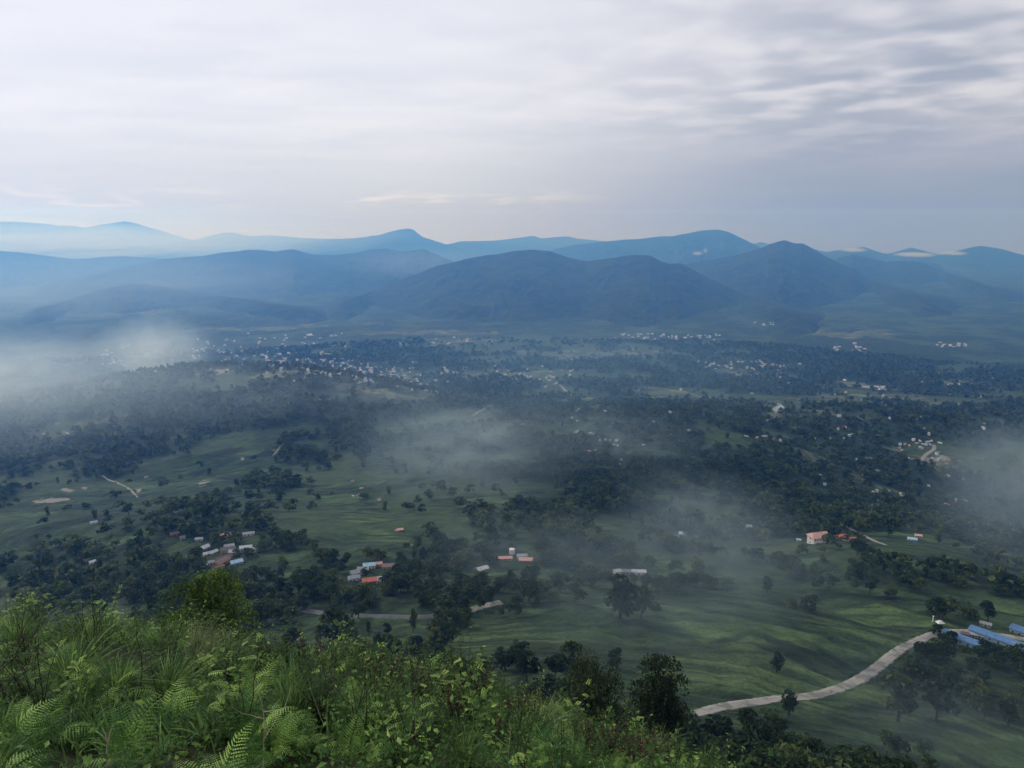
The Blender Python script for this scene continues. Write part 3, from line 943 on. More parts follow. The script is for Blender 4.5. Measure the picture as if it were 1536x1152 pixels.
# the hamlet below on the left, around (340, 830)
GV = "houses of the hamlet in the trees below the hill"
for a in [
    (303, 826, 15, 6.5, 2.8, 'white', 'grey', "long white tin roof tilted uphill, leftmost house of the left hamlet", 38),
    (312, 833, 8, 5, 2.5, 'white', 'cream', "small white roofed house just under the long white roof, left hamlet", 8),
    (320, 831, 8, 5, 2.5, 'white', 'grey', "small white roofed house tilted beside its white twin, left hamlet", 35),
    (344, 822, 9, 6, 2.8, 'tin', 'white', "pale tin roofed house behind the brown roofs of the left hamlet", 0),
    (342, 827, 13, 7, 3.0, 'brown', 'cream', "brown roofed house with pale wall in the middle of the left hamlet", 4),
    (353, 831, 11, 6, 2.8, 'tin', 'brick', "grey tin roofed brick house right of the brown roof, left hamlet", -28),
    (369, 824, 11, 5.5, 2.8, 'white', 'white', "white flat looking roof at the right side of the left hamlet", -4),
    (381, 828, 11, 6.5, 3.0, 'tin', 'cream', "pale tin roofed house turned to the right end of the left hamlet", -38),
    (335, 841, 15, 8, 3.0, 'brown', 'brick', "wide dark brown roof at the front of the left hamlet", 24),
    (333, 846, 14, 7, 3.0, 'rust', 'brick', "rust brown roof in front of the wide dark roof, left hamlet", 40),
    (328, 855, 9, 6, 2.8, 'rust', 'cream', "low rusty roof nearest the hill, left hamlet", 20),
    (355, 846, 10, 6.5, 2.8, 'paleblue', 'blue', "pale blue roofed house at the front right of the left hamlet", 12),
    (316, 846, 7, 5, 2.4, 'grey', 'white', "small grey roofed house with white wall, front left of the left hamlet", 10),
    (335, 806, 10, 6, 2.8, 'pink', 'cream', "faded pink roofed house behind the left hamlet", 5),
    (345, 804, 9, 6, 2.8, 'rust', 'brick', "rust roofed house beside the faded pink roof behind the left hamlet", -5),
    (373, 803, 11, 5, 2.6, 'tin', 'white', "pale tin roof among trees at the back right of the left hamlet", 0),
    (299, 811, 7, 5, 2.5, 'tin', 'cream', "little tin roofed hut behind the long white roof of the left hamlet", -8),
    (262, 803, 8, 5.5, 2.6, 'rust', 'brick', "rust roofed hut alone between the field and the left hamlet", 5),
    (274, 808, 5, 4, 2.4, 'tin', 'white', "tiny pale hut at the field edge left of the left hamlet", 0),
    (141, 786, 7, 5, 2.6, 'tin', 'white', "pale hut alone on the grassy hump at the far left", 0),
    (141, 845, 8, 5, 2.5, 'white', 'grey', "white roof deep in the dark woods at the left", 15),
    (172, 850, 6, 4.5, 2.4, 'tin', 'grey', "small grey roof in the dark woods left of the near round tree", -20),
]: house(*a, group=GV)

GC = "houses of the misty hamlet below the middle of the slope"
for a in [
    (531, 870, 9, 6, 2.8, 'tin', 'white', "pale tin roofed house at the left end of the misty hamlet", 8),
    (554, 874, 11, 7, 2.8, 'red', 'brick', "bright red roofed house at the front of the misty hamlet", 4),
    (571, 872, 10, 6.5, 3.0, 'white', 'white', "white roofed house right of the bright red roof, misty hamlet", 22),
    (545, 857, 9, 6, 2.8, 'tin', 'white', "tin roofed white house behind the red roof, misty hamlet", -5),
    (554, 851, 10, 6.5, 2.8, 'paleblue', 'white', "pale blue roofed house at the back of the misty hamlet", 0),
    (537, 861, 13, 7, 2.8, 'grey', 'grey', "long grey roof on the left of the misty hamlet", 22),
    (566, 849, 8, 5, 2.6, 'pink', 'cream', "faded pink roofed house beside the pale blue one, misty hamlet", 4),
    (584, 852, 12, 6, 2.8, 'rust', 'cream', "long rust roofed house at the back right of the misty hamlet", -4),
    (597, 858, 7, 5, 2.6, 'tin', 'grey', "small tin roofed hut right of the misty hamlet", -22),
    (627, 874, 7, 5, 2.8, 'white', 'white', "lone small white roofed hut in the trees right of the misty hamlet", 18),
    (723, 857, 10, 6, 3.0, 'white', 'brick', "tilted white roofed house on a brick wall in the misty middle", 30),
    (676, 837, 14, 5, 2.6, 'tin', 'grey', "long low pale roof in thick mist above the misty hamlet", 0),
    (758, 840, 12, 5, 2.6, 'pink', 'cream', "low pink roof behind the round white tank", 5),
    (789, 843, 12, 6.5, 3.0, 'pink', 'brick', "pinkish roofed house right of the round white tank", -4),
    (783, 837, 9, 5, 3.0, 'tin', 'white', "pale roof just behind the pinkish roofed house by the tank", 4),
    (926, 860, 6, 5, 2.8, 'white', 'white', "small white house at the left edge of the tall dark trees", 25),
    (942, 860, 9, 5, 2.6, 'grey', 'cream', "dull grey roofed hut between two white houses in the middle trees", 0),
    (958, 861, 12, 5.5, 3.0, 'white', 'white', "white two windowed house beside the tall dark trees", 6),
    (600, 797, 6, 5, 2.4, 'pink', 'brick', "small pink hut at the edge of the bright sloping field", 10),
]: house(*a, group=GC)

# the round water tank on legs
p = spot(768, 834)
rt = bpy.data.objects.new("water_tank", None); COL.objects.link(rt); rt.location = p; rt.scale = (0.45, 0.45, 0.45)
tag(rt, "round white water tank standing above the trees in the mist", "water tank")
MB().cyl(0, 0, 3.4, 3.4, 3.2, 9.0, 20).cyl(0, 0, 3.5, 0.3, 9.0, 10.0, 20).obj("tank", WALLS['white'], rt)
for sx in (-1, 1):
    for sy in (-1, 1):
        MB().box(sx * 2.1 - .2, sx * 2.1 + .2, sy * 2.1 - .2, sy * 2.1 + .2, -2, 3.25).obj("leg", WALLS['grey'], rt)

# the big white house with the pink roof and its red roofed neighbour
p = spot(1227, 815)
big = bpy.data.objects.new("house", None); COL.objects.link(big); big.location = p
big.rotation_euler = (0, 0, -math.atan2(p.x, p.y) + R(38)); big.scale = (0.72, 0.72, 0.85)
tag(big, "large white two storey house with dark windows and a salmon pink roof", "house")
gable_walls(15, 9, 6.2, 2.2).obj("wall", WALLS['white'], big)
gable_roof(15, 9, 6.2, 2.2, 1.0, 0.2, 2.2).obj("roof", ROOFS['pink'], big)
bal = MB().box(-7.5, 7.5, -5.9, -4.5, 2.75, 2.95).obj("balcony", WALLS['white'], big)
MB().box(-7.4, 7.4, -5.88, -5.78, 2.95, 3.75).obj("railing", WALLS['white'], bal)
for x in (-6.8, -2.3, 2.3, 6.8):
    MB().box(x - .15, x + .15, -5.8, -5.5, -2, 2.75).obj("pillar", WALLS['white'], big)
openings(big, 15, 9, 5.6, 2, 6)
for a in [(1258, 808, 15, 9, 3.2, 'red', 'cream', "wide brick red roofed building left half, beside the large white house", 26),
          (1275, 812, 12, 8, 3.2, 'red', 'cream', "shorter brick red roofed building right of its wide red neighbour", 22),
          (1124, 799, 12, 8, 3.2, 'red', 'brick', "small red roofed house alone left of the large white house", 60),
          (1123, 792, 6, 5, 3.0, 'tin', 'white', "pale little roof peeping over the lone red roofed house", 10),
          (1198, 812, 4, 3, 2.2, 'white', 'white', "tiny white hut left of the large white house", 0),
          (1368, 811, 9, 6, 2.6, 'paleblue', 'blue', "pale blue roofed house at the top of the right hand meadow", 8),
          (1377, 806, 7, 5, 2.8, 'pink', 'cream', "pink roofed house just behind the pale blue one on the right", 10),
          (1000, 812, 8, 5.5, 2.8, 'tin', 'white', "white house at the left of the row sunk in mist", 0),
          (1012, 808, 10, 6, 2.8, 'tin', 'grey', "grey roofed house in the middle of the row sunk in mist", -6),
          (1026, 803, 11, 6, 2.8, 'paleblue', 'grey', "bluish roofed house at the right of the row sunk in mist", 5),
          (1040, 806, 8, 5, 2.8, 'grey', 'white', "dim grey roof at the right end of the row sunk in mist", 0)]:
    house(*a)

# the works at the end of the dirt road: long blue sheds, huts, a white tent
for px, py, L, Wd, lab, tn in [(1432, 968, 26, 6, "long bright blue roofed shed beside the end of the dirt road", -14),
                               (1478, 964, 30, 6.5, "longest bright blue roofed shed running to the right edge", -14),
                               (1530, 958, 24, 7, "bright blue roofed shed behind the others at the right edge", -12)]:
    rx = px + 22
    house(rx, py, L, Wd, 3.0, 'blue', 'blue', lab, tn, 1.0, 1, 7, name="shed", group="blue sheds at the end of the road")
for a in [(1458, 955, 5, 4, 2.6, 'tin', 'cream', "little tan hut behind the first blue shed", 20),
          (1470, 957, 6, 4, 2.6, 'tin', 'cream', "pale tin hut between the huts and the blue sheds", -10),
          (1447, 954, 4, 3.5, 2.4, 'brown', 'cream', "small brown roofed hut where the road meets the works", 0),
          (1456, 967, 4, 3, 2.4, 'white', 'white', "bright white hut in front of the blue sheds", 15),
          (1524, 972, 6, 4, 2.6, 'tin', 'white', "white hut in front of the blue sheds at the right edge", -14),
          (1478, 939, 7, 4, 2.4, 'grey', 'grey', "grey hut under the trees behind the works", 0)]:
    house(*a, name="hut")
p = spot(1410, 937)
tent = bpy.data.objects.new("tent", None); COL.objects.link(tent); tent.location = p; tent.scale = (0.6, 0.6, 0.6)
tag(tent, "white peaked tent on the grass above the bend of the dirt road", "tent")
MB().poly([(-2.6, -2, 1.6), (2.6, -2, 1.6), (2.6, 2, 1.6), (-2.6, 2, 1.6), (0, 0, 3.6)], [(0, 1, 4), (1, 2, 4), (2, 3, 4), (3, 0, 4), (3, 2, 1, 0)]).obj("canopy", WALLS['white'], tent)
for sx in (-1, 1):
    for sy in (-1, 1):
        MB().box(sx * 2.4 - .06, sx * 2.4 + .06, sy * 1.8 - .06, sy * 1.8 + .06, -1, 1.6).obj("pole", WALLS['grey'], tent)
p = spot(1399, 933)
tag(link("marker_post", MB().box(-.15, .15, -.15, .15, -1, 2.6).box(-.25, .25, -.25, .25, 2.6, 2.8).mesh("marker_post", WALLS['white']), None, p), "white post standing left of the white tent", "post")

# far houses: too small to show doors; walls and a roof in one shape
FAR_MESH = {}
for rf in ('tin', 'white', 'rust', 'grey', 'paleblue', 'pink', 'brown'):
    for k, (L, Wd, h) in enumerate([(11, 7, 3), (8, 6, 5.5), (15, 7, 3), (9, 8, 8)]):
        a = gable_walls(L, Wd, h, 1.2); nf = len(a.F)
        b = gable_roof(L, Wd, h, 1.2)
        a.poly(b.V, b.F)
        me = a.mesh("house", [WALLS[('cream', 'cream', 'grey', 'white')[k]], ROOFS[rf]])
        me.polygons.foreach_set('material_index', np.array([0] * nf + [1] * (len(a.F) - nf), np.int32))
        FAR_MESH[(rf, k)] = me


def far_house(px, py, label, group, g, rf=None, k=None, sc=1.0):
    p = spot(px, py)
    rf = rf or g.choice(['tin', 'tin', 'tin', 'white', 'white', 'grey', 'grey', 'paleblue', 'rust', 'brown', 'pink'])
    k = int(g.integers(0, 4)) if k is None else k
    o = link("house", FAR_MESH[(rf, k)], None, p, (0, 0, g.uniform(0, math.pi)), sc * 0.38 * min(1.0, math.hypot(p.x, p.y) / 1000 * 0.6 + 0.3))
    return tag(o, label, "house", group)


g = np.random.default_rng(5)
VILL = [(1350, 668), (1357, 667), (1364, 669), (1349, 673), (1375, 665), (1352, 676), (1380, 672), (1389, 668), (1395, 668), (1392, 663),
        (1397, 662), (1370, 661), (1386, 667), (1374, 690), (1380, 695), (1371, 690), (1363, 688), (1398, 688), (1407, 691), (1412, 687), (1418, 690),
        (1400, 694), (1405, 682), (1399, 705), (1420, 686), (1408, 678), (1345, 681), (1357, 687), (1383, 673), (1410, 665), (1380, 662), (1423, 714), (1420, 716), (1445, 719)]
for px, py in VILL:
    far_house(px, py, "small pale house of the hillside village around the hooked lane, far right", "houses of the hillside village", g)
for px, py in [(1283, 691), (1300, 689), (1306, 688), (1304, 708), (1274, 655), (1278, 654), (1200, 655), (1198, 656), (1190, 643), (1210, 644), (1093, 655),
               (1146, 655), (1160, 661), (1171, 662), (1104, 720), (1107, 722), (1237, 728), (1226, 717), (1351, 742), (1353, 744), (1315, 738), (1309, 739),
               (1308, 743), (1317, 752), (1308, 761), (1393, 730), (1434, 752), (1412, 763), (1420, 757), (1447, 751), (1355, 757), (1232, 757), (1238, 761),
               (1222, 753), (1150, 751), (1175, 752), (1333, 737), (1245, 660), (1302, 658), (1316, 655), (1362, 711), (1120, 655), (1135, 657), (1152, 655), (1230, 713)]:
    far_house(px, py, "small pale house scattered in the dark woods of the right hand hill", "houses scattered on the right hill", g)
for px, py in [(868, 615), (865, 617), (858, 628), (866, 632), (875, 626), (886, 628), (908, 617), (842, 636), (944, 634), (962, 635), (963, 648), (862, 649), (866, 649),
               (885, 650), (889, 651), (900, 661), (908, 660), (915, 662), (925, 662), (920, 668), (926, 669), (884, 677), (893, 676), (965, 668), (932, 690),
               (928, 697), (798, 607), (818, 581), (820, 579), (857, 594), (862, 593), (784, 637), (1005, 620), (1010, 632), (980, 635), (912, 602), (930, 611)]:
    far_house(px, py, "tiny pale house among the woods of the middle distance", "houses in the middle distance", g)
for px, py in [(529, 722), (542, 733), (537, 744), (546, 746), (569, 751), (530, 746), (411, 676), (364, 690), (192, 625), (86, 636), (66, 652), (102, 653), (27, 669)]:
    far_house(px, py, "pale hut alone in the fields behind the terraces on the left", "lone huts in the left fields", g)
# the town: the 160 that show largest one by one
def town_px(g):
    while True:
        x = g.uniform(415, 655); 
        yc = 545 + (x - 460) * 0.14
        y = yc + g.normal() * 9
        if 528 < y < 592 and g.random() < 0.35 + 0.65 * math.exp(-((x - 545) / 60) ** 2): return x, y
town = sorted([town_px(g) for _ in range(150)], key=lambda q: -q[1])
for px, py in town:
    far_house(px, py, "tiny pale building of the crowded town on the valley floor, left of the middle", "buildings of the valley town", g, sc=g.uniform(0.75, 1.2))
# farther hamlets and the rest of the town, past the number that can be told apart
rest = [town_px(g) for _ in range(140)]
rest += [(g.uniform(280, 520), g.normal(532, 14)) for _ in range(140)] + [(g.uniform(150, 300), g.normal(535, 10)) for _ in range(40)]
rest += [(g.uniform(1040, 1200), 548 + g.normal() * 4) for _ in range(40)] + [(g.uniform(920, 1080), 505 + g.normal() * 3) for _ in range(50)]
rest += [(g.uniform(1130, 1190), 486 + g.normal() * 2) for _ in range(20)] + [(g.uniform(660, 860), 562 + g.normal() * 8) for _ in range(60)]
rest += [(g.uniform(1250, 1300), 523 + g.normal() * 3) for _ in range(15)] + [(g.uniform(1400, 1450), 518 + g.normal() * 2) for _ in range(15)]
rest += [(g.uniform(640, 740), 513 + g.normal() * 4) for _ in range(12)] + [(g.uniform(1000, 1500), g.uniform(560, 660)) for _ in range(40)]
Vs, Qs, Ms, k0 = [], [], [], 0
for px, py in rest:
    p = hit(px, py)
    L, Wd, h = g.uniform(5, 11), g.uniform(4, 6), g.choice([2, 3, 5]); a = g.uniform(0, math.pi)
    q_ = min(1.0, math.hypot(p[0], p[1]) / 2200); L, Wd, h = L * q_, Wd * q_, h * q_
    HOUSE_XY.append((p[0], p[1]))
    x, y = L / 2, Wd / 2
    v = np.array([(-x, -y, -3), (x, -y, -3), (x, y, -3), (-x, y, -3), (-x, -y, h), (x, -y, h), (x, y, h), (-x, y, h), (-x, 0, h + 1.4), (x, 0, h + 1.4)])
    v = np.column_stack([v[:, 0] * math.cos(a) - v[:, 1] * math.sin(a) + p[0], v[:, 0] * math.sin(a) + v[:, 1] * math.cos(a) + p[1], v[:, 2] + float(ground(p[0], p[1]))])
    Vs.append(v); Qs.append(np.array([(0, 1, 5, 4), (2, 3, 7, 6), (4, 5, 9, 8), (6, 7, 8, 9), (1, 2, 6, 5), (3, 0, 4, 7)]) + k0); k0 += 10
    Ms += [0, 0, 1 + int(g.integers(0, 4)), 0, 0, 0]; Ms[-3] = Ms[-4]
me = mesh_from("far_houses", np.vstack(Vs), np.vstack(Qs), [WALLS['white'], ROOFS['tin'], ROOFS['white'], ROOFS['grey'], ROOFS['pink']], mat_idx=Ms)
tag(link("far_houses", me), "countless tiny pale houses strewn over the far valley floor", "houses", kind="stuff")

# ------------------------------------------------------------------ trees of the valley
KINDS = ['round', 'round', 'wide', 'tall', 'bush', 'wide', 'bush']
NEARV = [make_tree(300 + i, k, 16 + 3 * i % 10, 520, 0.075) for i, k in enumerate(KINDS)]
MIDV = [make_tree(320 + i, k, 12, 110, 0.15, False) for i, k in enumerate(KINDS)]
FARV = [make_tree(340 + i, k, 8, 30, 0.26, False) for i, k in enumerate(KINDS)]
NEAR_ME = []
for (tv, tq), (cv, cq, ti) in NEARV:
    NEAR_ME.append((mesh_from("trunk", tv, tq, [M_BARK], True), mesh_from("crown", cv, cq, [M_TREE], False, tint=ti)))


def plant_tree(x, y, h, k, label, group=None, name="tree", wscale=1.0, meshes=None, sink=0.0):
    root = bpy.data.objects.new(name, None); COL.objects.link(root)
    root.location = (x, y, float(ground(x, y)) - sink)
    root.rotation_euler = (0, 0, rng.uniform(0, 6.28)); root.scale = (h * wscale, h * wscale, h)
    root.empty_display_size = 0.3
    tag(root, label, "tree", group)
    tm, cm = (meshes or NEAR_ME)[k]
    link("trunk", tm, root); link("crown", cm, root)
    return root


MARKS = []                                     # places already taken


def single(px, py_base, h_px, k, label, name="tree", wscale=1.0):
    p = hit(px, py_base)
    dist = np.linalg.norm(p)
    MARKS.append((p[0], p[1], 5.0))
    return plant_tree(p[0], p[1], h_px / F_PX * dist / math.cos(math.atan(float(tan_dep(px, py_base)))), k, label, None, name, wscale)


for a in [(1347, 1082, 58, 0, "round crowned tree on a thin trunk below the bend of the dirt road", 1.05),
          (1403, 1082, 54, 0, "smaller round crowned tree right of its twin below the road", 1.05),
          (1183, 1074, 34, 3, "slim dark tree standing right on the near edge of the dirt road", 1.0),
          (1216, 918, 26, 4, "lone dark bush in the middle of the open misty meadow", 0.9),
          (193, 773, 17, 1, "lone round tree on the crest of the left grassy hump", 1.1),
          (128, 764, 9, 4, "low dark bush on the left end of the grassy hump crest", 1.5),
          (55, 811, 9, 0, "small bush left of its twin on the hump's near slope", 0.8),
          (74, 811, 9, 1, "small bush right of its twin on the hump's near slope", 0.8),
          (1354, 849, 16, 0, "dark round tree topping the hedge row on the right", 1.0),
          (1286, 836, 24, 2, "wide dark tree below the brick red roofs", 1.0),
          (930, 928, 62, 3, "tall dark tree at the near edge of the middle wood", 1.2),
          (962, 928, 44, 1, "forked looking tree right of the tall dark tree", 1.0),
          (620, 948, 34, 3, "thin bare looking tree on the green slope under the hidden road", 0.55),
          (553, 954, 22, 3, "thin sapling on the green slope left of the thin bare looking tree", 0.6),
          (582, 954, 17, 0, "little round sapling between the two thin ones", 0.9),
          (655, 972, 52, 4, "bushy dark tree at the foot of the slope below the road bend", 0.9),
          (508, 975, 60, 4, "dark bush tree rising behind the near hill edge", 0.8),
          (538, 928, 22, 1, "round dark tree over the road left of the middle", 1.2),
          (790, 1025, 42, 1, "dark tree behind the near hill edge right of the middle", 0.9),
          (860, 1010, 46, 4, "dim tree in mist behind the nearer leafy tree", 0.8),
          (925, 1002, 30, 4, "small dim bush on the meadow between the leafy trees", 0.7),
          (1475, 1082, 40, 1, "faint tree in the mist right of the twin round trees", 0.8),
          (1512, 1090, 36, 3, "faint thin tree near the right edge", 0.9),
          (1408, 953, 15, 4, "dark bush at the top of the dirt road", 1.2),
          (1430, 966, 17, 4, "dark bush where the road reaches the works", 1.2)]:
    single(a[0], a[1], a[2], a[3], a[4], wscale=a[5])

# candidates on the ground for every other tree, denser in the woods and along the hedge rows
def belt(pts, wpx):
    return [(np.array([hit(*p)[:2] for p in pts])), wpx]


BELTS = [belt([(1160, 850), (1230, 870), (1300, 890), (1360, 905), (1420, 925), (1480, 930)], 11), belt([(1290, 832), (1330, 850), (1390, 858), (1440, 862), (1500, 874), (1550, 884)], 7),
         belt([(880, 880), (930, 885), (1000, 890), (1060, 880)], 16), belt([(560, 895), (640, 905), (700, 890), (770, 880), (850, 890)], 12), belt([(380, 885), (470, 895), (560, 890)], 14),
         belt([(220, 782), (270, 778), (330, 775), (390, 772)], 6), belt([(1000, 835), (1090, 838), (1180, 842)], 5), 
         belt([(1040, 1090), (1090, 1100), (1150, 1110), (1230, 1110), (1280, 1120)], 12), belt([(1420, 760), (1480, 840), (1536, 860)], 8),
         belt([(820, 780), (870, 800), (880, 850)], 10), belt([(470, 860), (600, 880), (640, 870)], 12), belt([(1300, 1130), (1400, 1140)], 16), belt([(620, 905), (800, 885)], 8), belt([(1050, 1125), (1150, 1140), (1280, 1145)], 16), belt([(680, 985), (730, 1000), (840, 1020)], 3)]


def seg_dist(x, y, P):
    best = np.full(x.shape, 1e9)
    for a, b in zip(P[:-1], P[1:]):
        d_ = b - a; L2 = (d_ ** 2).sum() + 1e-9
        t_ = np.clip(((x - a[0]) * d_[0] + (y - a[1]) * d_[1]) / L2, 0, 1)
        best = np.minimum(best, np.hypot(x - a[0] - t_ * d_[0], y - a[1] - t_ * d_[1]))
    return best


def candidates(r0, r1, cell, g, amax=40):
    n = int(0.5 * (r1 * r1 - r0 * r0) * R(2 * amax) / cell ** 2)
    r = np.sqrt(g.uniform(r0 * r0, r1 * r1, n)); a = g.uniform(R(-amax), R(amax), n)
    return r * np.sin(a), r * np.cos(a)


g = np.random.default_rng(11)
CX_, CY_ = [], []
for r0, r1, cell in [(95, 700, 6.0), (700, 1300, 7.5), (1300, 2600, 10.5)]:
    x, y = candidates(r0, r1, cell, g)
    CX_.append(x); CY_.append(y)
TX, TY = np.concatenate(CX_), np.concatenate(CY_)
TR = np.hypot(TX, TY)
fo, fi, so, pa = cover(TX, TY)
prob = fo * 0.62 + 0.012 * (1 - fo) + 0.05 * (fbm(TX / 90, TY / 90, 2, 77) > 0.25) * (TR > 250)
for P, wpx in BELTS:
    dd = seg_dist(TX, TY, P); wm = wpx / F_PX * np.hypot(*P.mean(0)) * 1.2
    prob = np.maximum(prob, 0.85 * sstep(wm * 1.6, wm * 0.5, dd * (1 + 0.6 * fbm(TX / 18, TY / 18, 2, 91))))
meadow = sstep(0.0, 0.3, patch_val(patch(1150, 965, 340, 85), TX, TY, 0.2))
prob = prob * (so < 0.2)
prob[patch_val(patch(950, 1005, 150, 55), TX, TY, 0.2) > 0.05] *= 0.04
prob[patch_val(patch(1490, 962, 75, 26), TX, TY, 0.2) > 0.0] *= 0.08
for x, y in HOUSE_XY:
    prob[np.hypot(TX - x, (TY - y) * 0.8 + 3) < (6.0 if math.hypot(x, y) < 700 else 7.0)] = 0
for pts_, w_ in [(ROAD_XY, 8.0)]:
    prob[seg_dist(TX, TY, pts_[::4]) < w_] = 0
for x, y, r_ in MARKS:
    prob[np.hypot(TX - x, TY - y) < r_] = 0
near_sh = TR < 150
keep = g.random(len(TX)) < prob
TX, TY, TR = TX[keep], TY[keep], TR[keep]
TZ = ground(TX, TY)
TH = g.uniform(4.5, 10.5, len(TX)) * np.where(TR < 160, 1.0, np.where(TR < 260, 0.8, 1.0)) * np.where(TR > 1200, 1.15, 1.0)
TK = g.integers(0, len(KINDS), len(TX))
# which ones show: inside the frame and not behind land
tops = np.stack([TX, TY, TZ + TH * 0.8], 1)
px_, py_ = project(tops)
vis = (px_ > -10) & (px_ < 1546) & (py_ < 1165)
for f_ in np.linspace(0.03, 0.97, 40):
    vis &= (tops[:, 2] * f_ > ground(tops[:, 0] * f_, tops[:, 1] * f_) - 0.2) | ((1 - f_) * TR < 12)
big_ = np.where(vis, TH / TR, 0)
order = np.argsort(-big_)
SOLO = order[:255]


def place_words(px, py):
    if py > 1000: return "dark leafy tree of the thicket at the bottom right corner slope", "trees of the bottom right thicket"
    if px < 440 and py > 840: return "dark tree of the thick wood just behind the near hill on the left", "trees of the left wood"
    if px < 700 and py > 840: return "dark tree of the wood around the hidden road left of the middle", "trees of the wood by the hidden road"
    if px < 1100 and py > 800: return "dim dark tree in the misty wood of the middle slope", "trees of the misty middle wood"
    if px >= 1100 and py > 800: return "dark tree in the hedge rows across the right hand meadows", "hedge row trees on the right"
    return "dark tree of the woods farther up the valley", "trees of the farther woods"


for i in SOLO:
    la, gr = place_words(px_[i], py_[i])
    plant_tree(TX[i], TY[i], TH[i], int(TK[i]), la, gr)
solo_set = np.zeros(len(TX), bool); solo_set[SOLO] = True
idx_rest = np.nonzero(~solo_set)[0]


def scatter(ids, variants, rr):
    Vs, Qs, Ts, k0 = [], [], [], 0
    for k in range(len(variants)):
        I = ids[TK[ids] == k]
        if not len(I): continue
        cv, cq, ti = variants[k][1]
        a = rr.uniform(0, 6.28, len(I)); w_ = rr.uniform(0.9, 1.25, len(I)) * TH[I]
        ca_, sa_ = np.cos(a)[:, None] * w_[:, None], np.sin(a)[:, None] * w_[:, None]
        X = cv[None, :, 0] * ca_ - cv[None, :, 1] * sa_ + TX[I][:, None]
        Y = cv[None, :, 0] * sa_ + cv[None, :, 1] * ca_ + TY[I][:, None]
        Z = cv[None, :, 2] * TH[I][:, None] + TZ[I][:, None] - 0.3
        Vs.append(np.stack([X, Y, Z], -1).reshape(-1, 3))
        Qs.append((cq[None] + (np.arange(len(I)) * len(cv))[:, None, None]).reshape(-1, 4) + k0)
        Ts.append(np.clip(ti[None, :] + rr.normal(0, 0.25, len(I))[:, None], 0, 1).ravel())
        k0 += len(I) * len(cv)
    return np.vstack(Vs), np.vstack(Qs), np.concatenate(Ts)


parts = []
rt_ = TR[idx_rest]
rr = np.random.default_rng(23)
V1 = [scatter(idx_rest[rt_ < 420], NEARV, rr), scatter(idx_rest[(rt_ >= 420) & (rt_ < 1000)], MIDV, rr), scatter(idx_rest[rt_ >= 1000], FARV, rr)]
k0 = 0; VV, QQ, TT = [], [], []
for v, q, ti in V1:
    VV.append(v); QQ.append(q + k0); TT.append(ti); k0 += len(v)
me = mesh_from("woods", np.vstack(VV), np.vstack(QQ), [M_TREE], False, tint=np.concatenate(TT))
tag(link("woods", me), "dark woods covering the valley slopes beyond the nearer trees", "woods", kind="stuff")
print("TREES", len(TX), "visible", vis.sum(), "woods faces", len(me.polygons))
# ------------------------------------------------------------------ the near hillside
M_FERN = leaf_mat("fern_green", (0.004, 0.013, 0.004), (0.036, 0.11, 0.022), (0.40, 0.60, 0.14), 0.35, 0.6, 1.3)
M_SHRUB = leaf_mat("shrub_green", (0.004, 0.013, 0.004), (0.034, 0.10, 0.020), (0.42, 0.60, 0.14), 0.35, 0.55, 1.6)
M_GRASS = leaf_mat("grass_green", (0.003, 0.012, 0.004), (0.024, 0.085, 0.022), (0.34, 0.52, 0.15), 0.35, 0.6, 0.9)
M_PALEG = leaf_mat("straw_grass", (0.05, 0.07, 0.025), (0.17, 0.18, 0.08), (0.42, 0.37, 0.22), 0.3, 0.6, 1.0)
M_BROWN = leaf_mat("brown_leaves", (0.016, 0.012, 0.008), (0.045, 0.030, 0.018), (0.13, 0.085, 0.045), 0.2, 0.6, 2.0)
M_TWIG = plain("dead_twig", (0.050, 0.036, 0.028), 0.9, 0.3, 30)
M_STRAW = plain("dry_stalk", (0.42, 0.34, 0.24), 0.8, 0.25, 30)


def near_hit(px, py):
    x, y, z = ray(px, py); hh = math.hypot(x, y)
    t = np.linspace(1.5, 40, 2500) / hh
    g_ = ground(x * t, y * t)
    k = np.nonzero(z * t <= g_)[0]
    k = k[0] if len(k) else np.argmin(z * t - g_)
    return np.array([x * t[k], y * t[k], g_[k]])


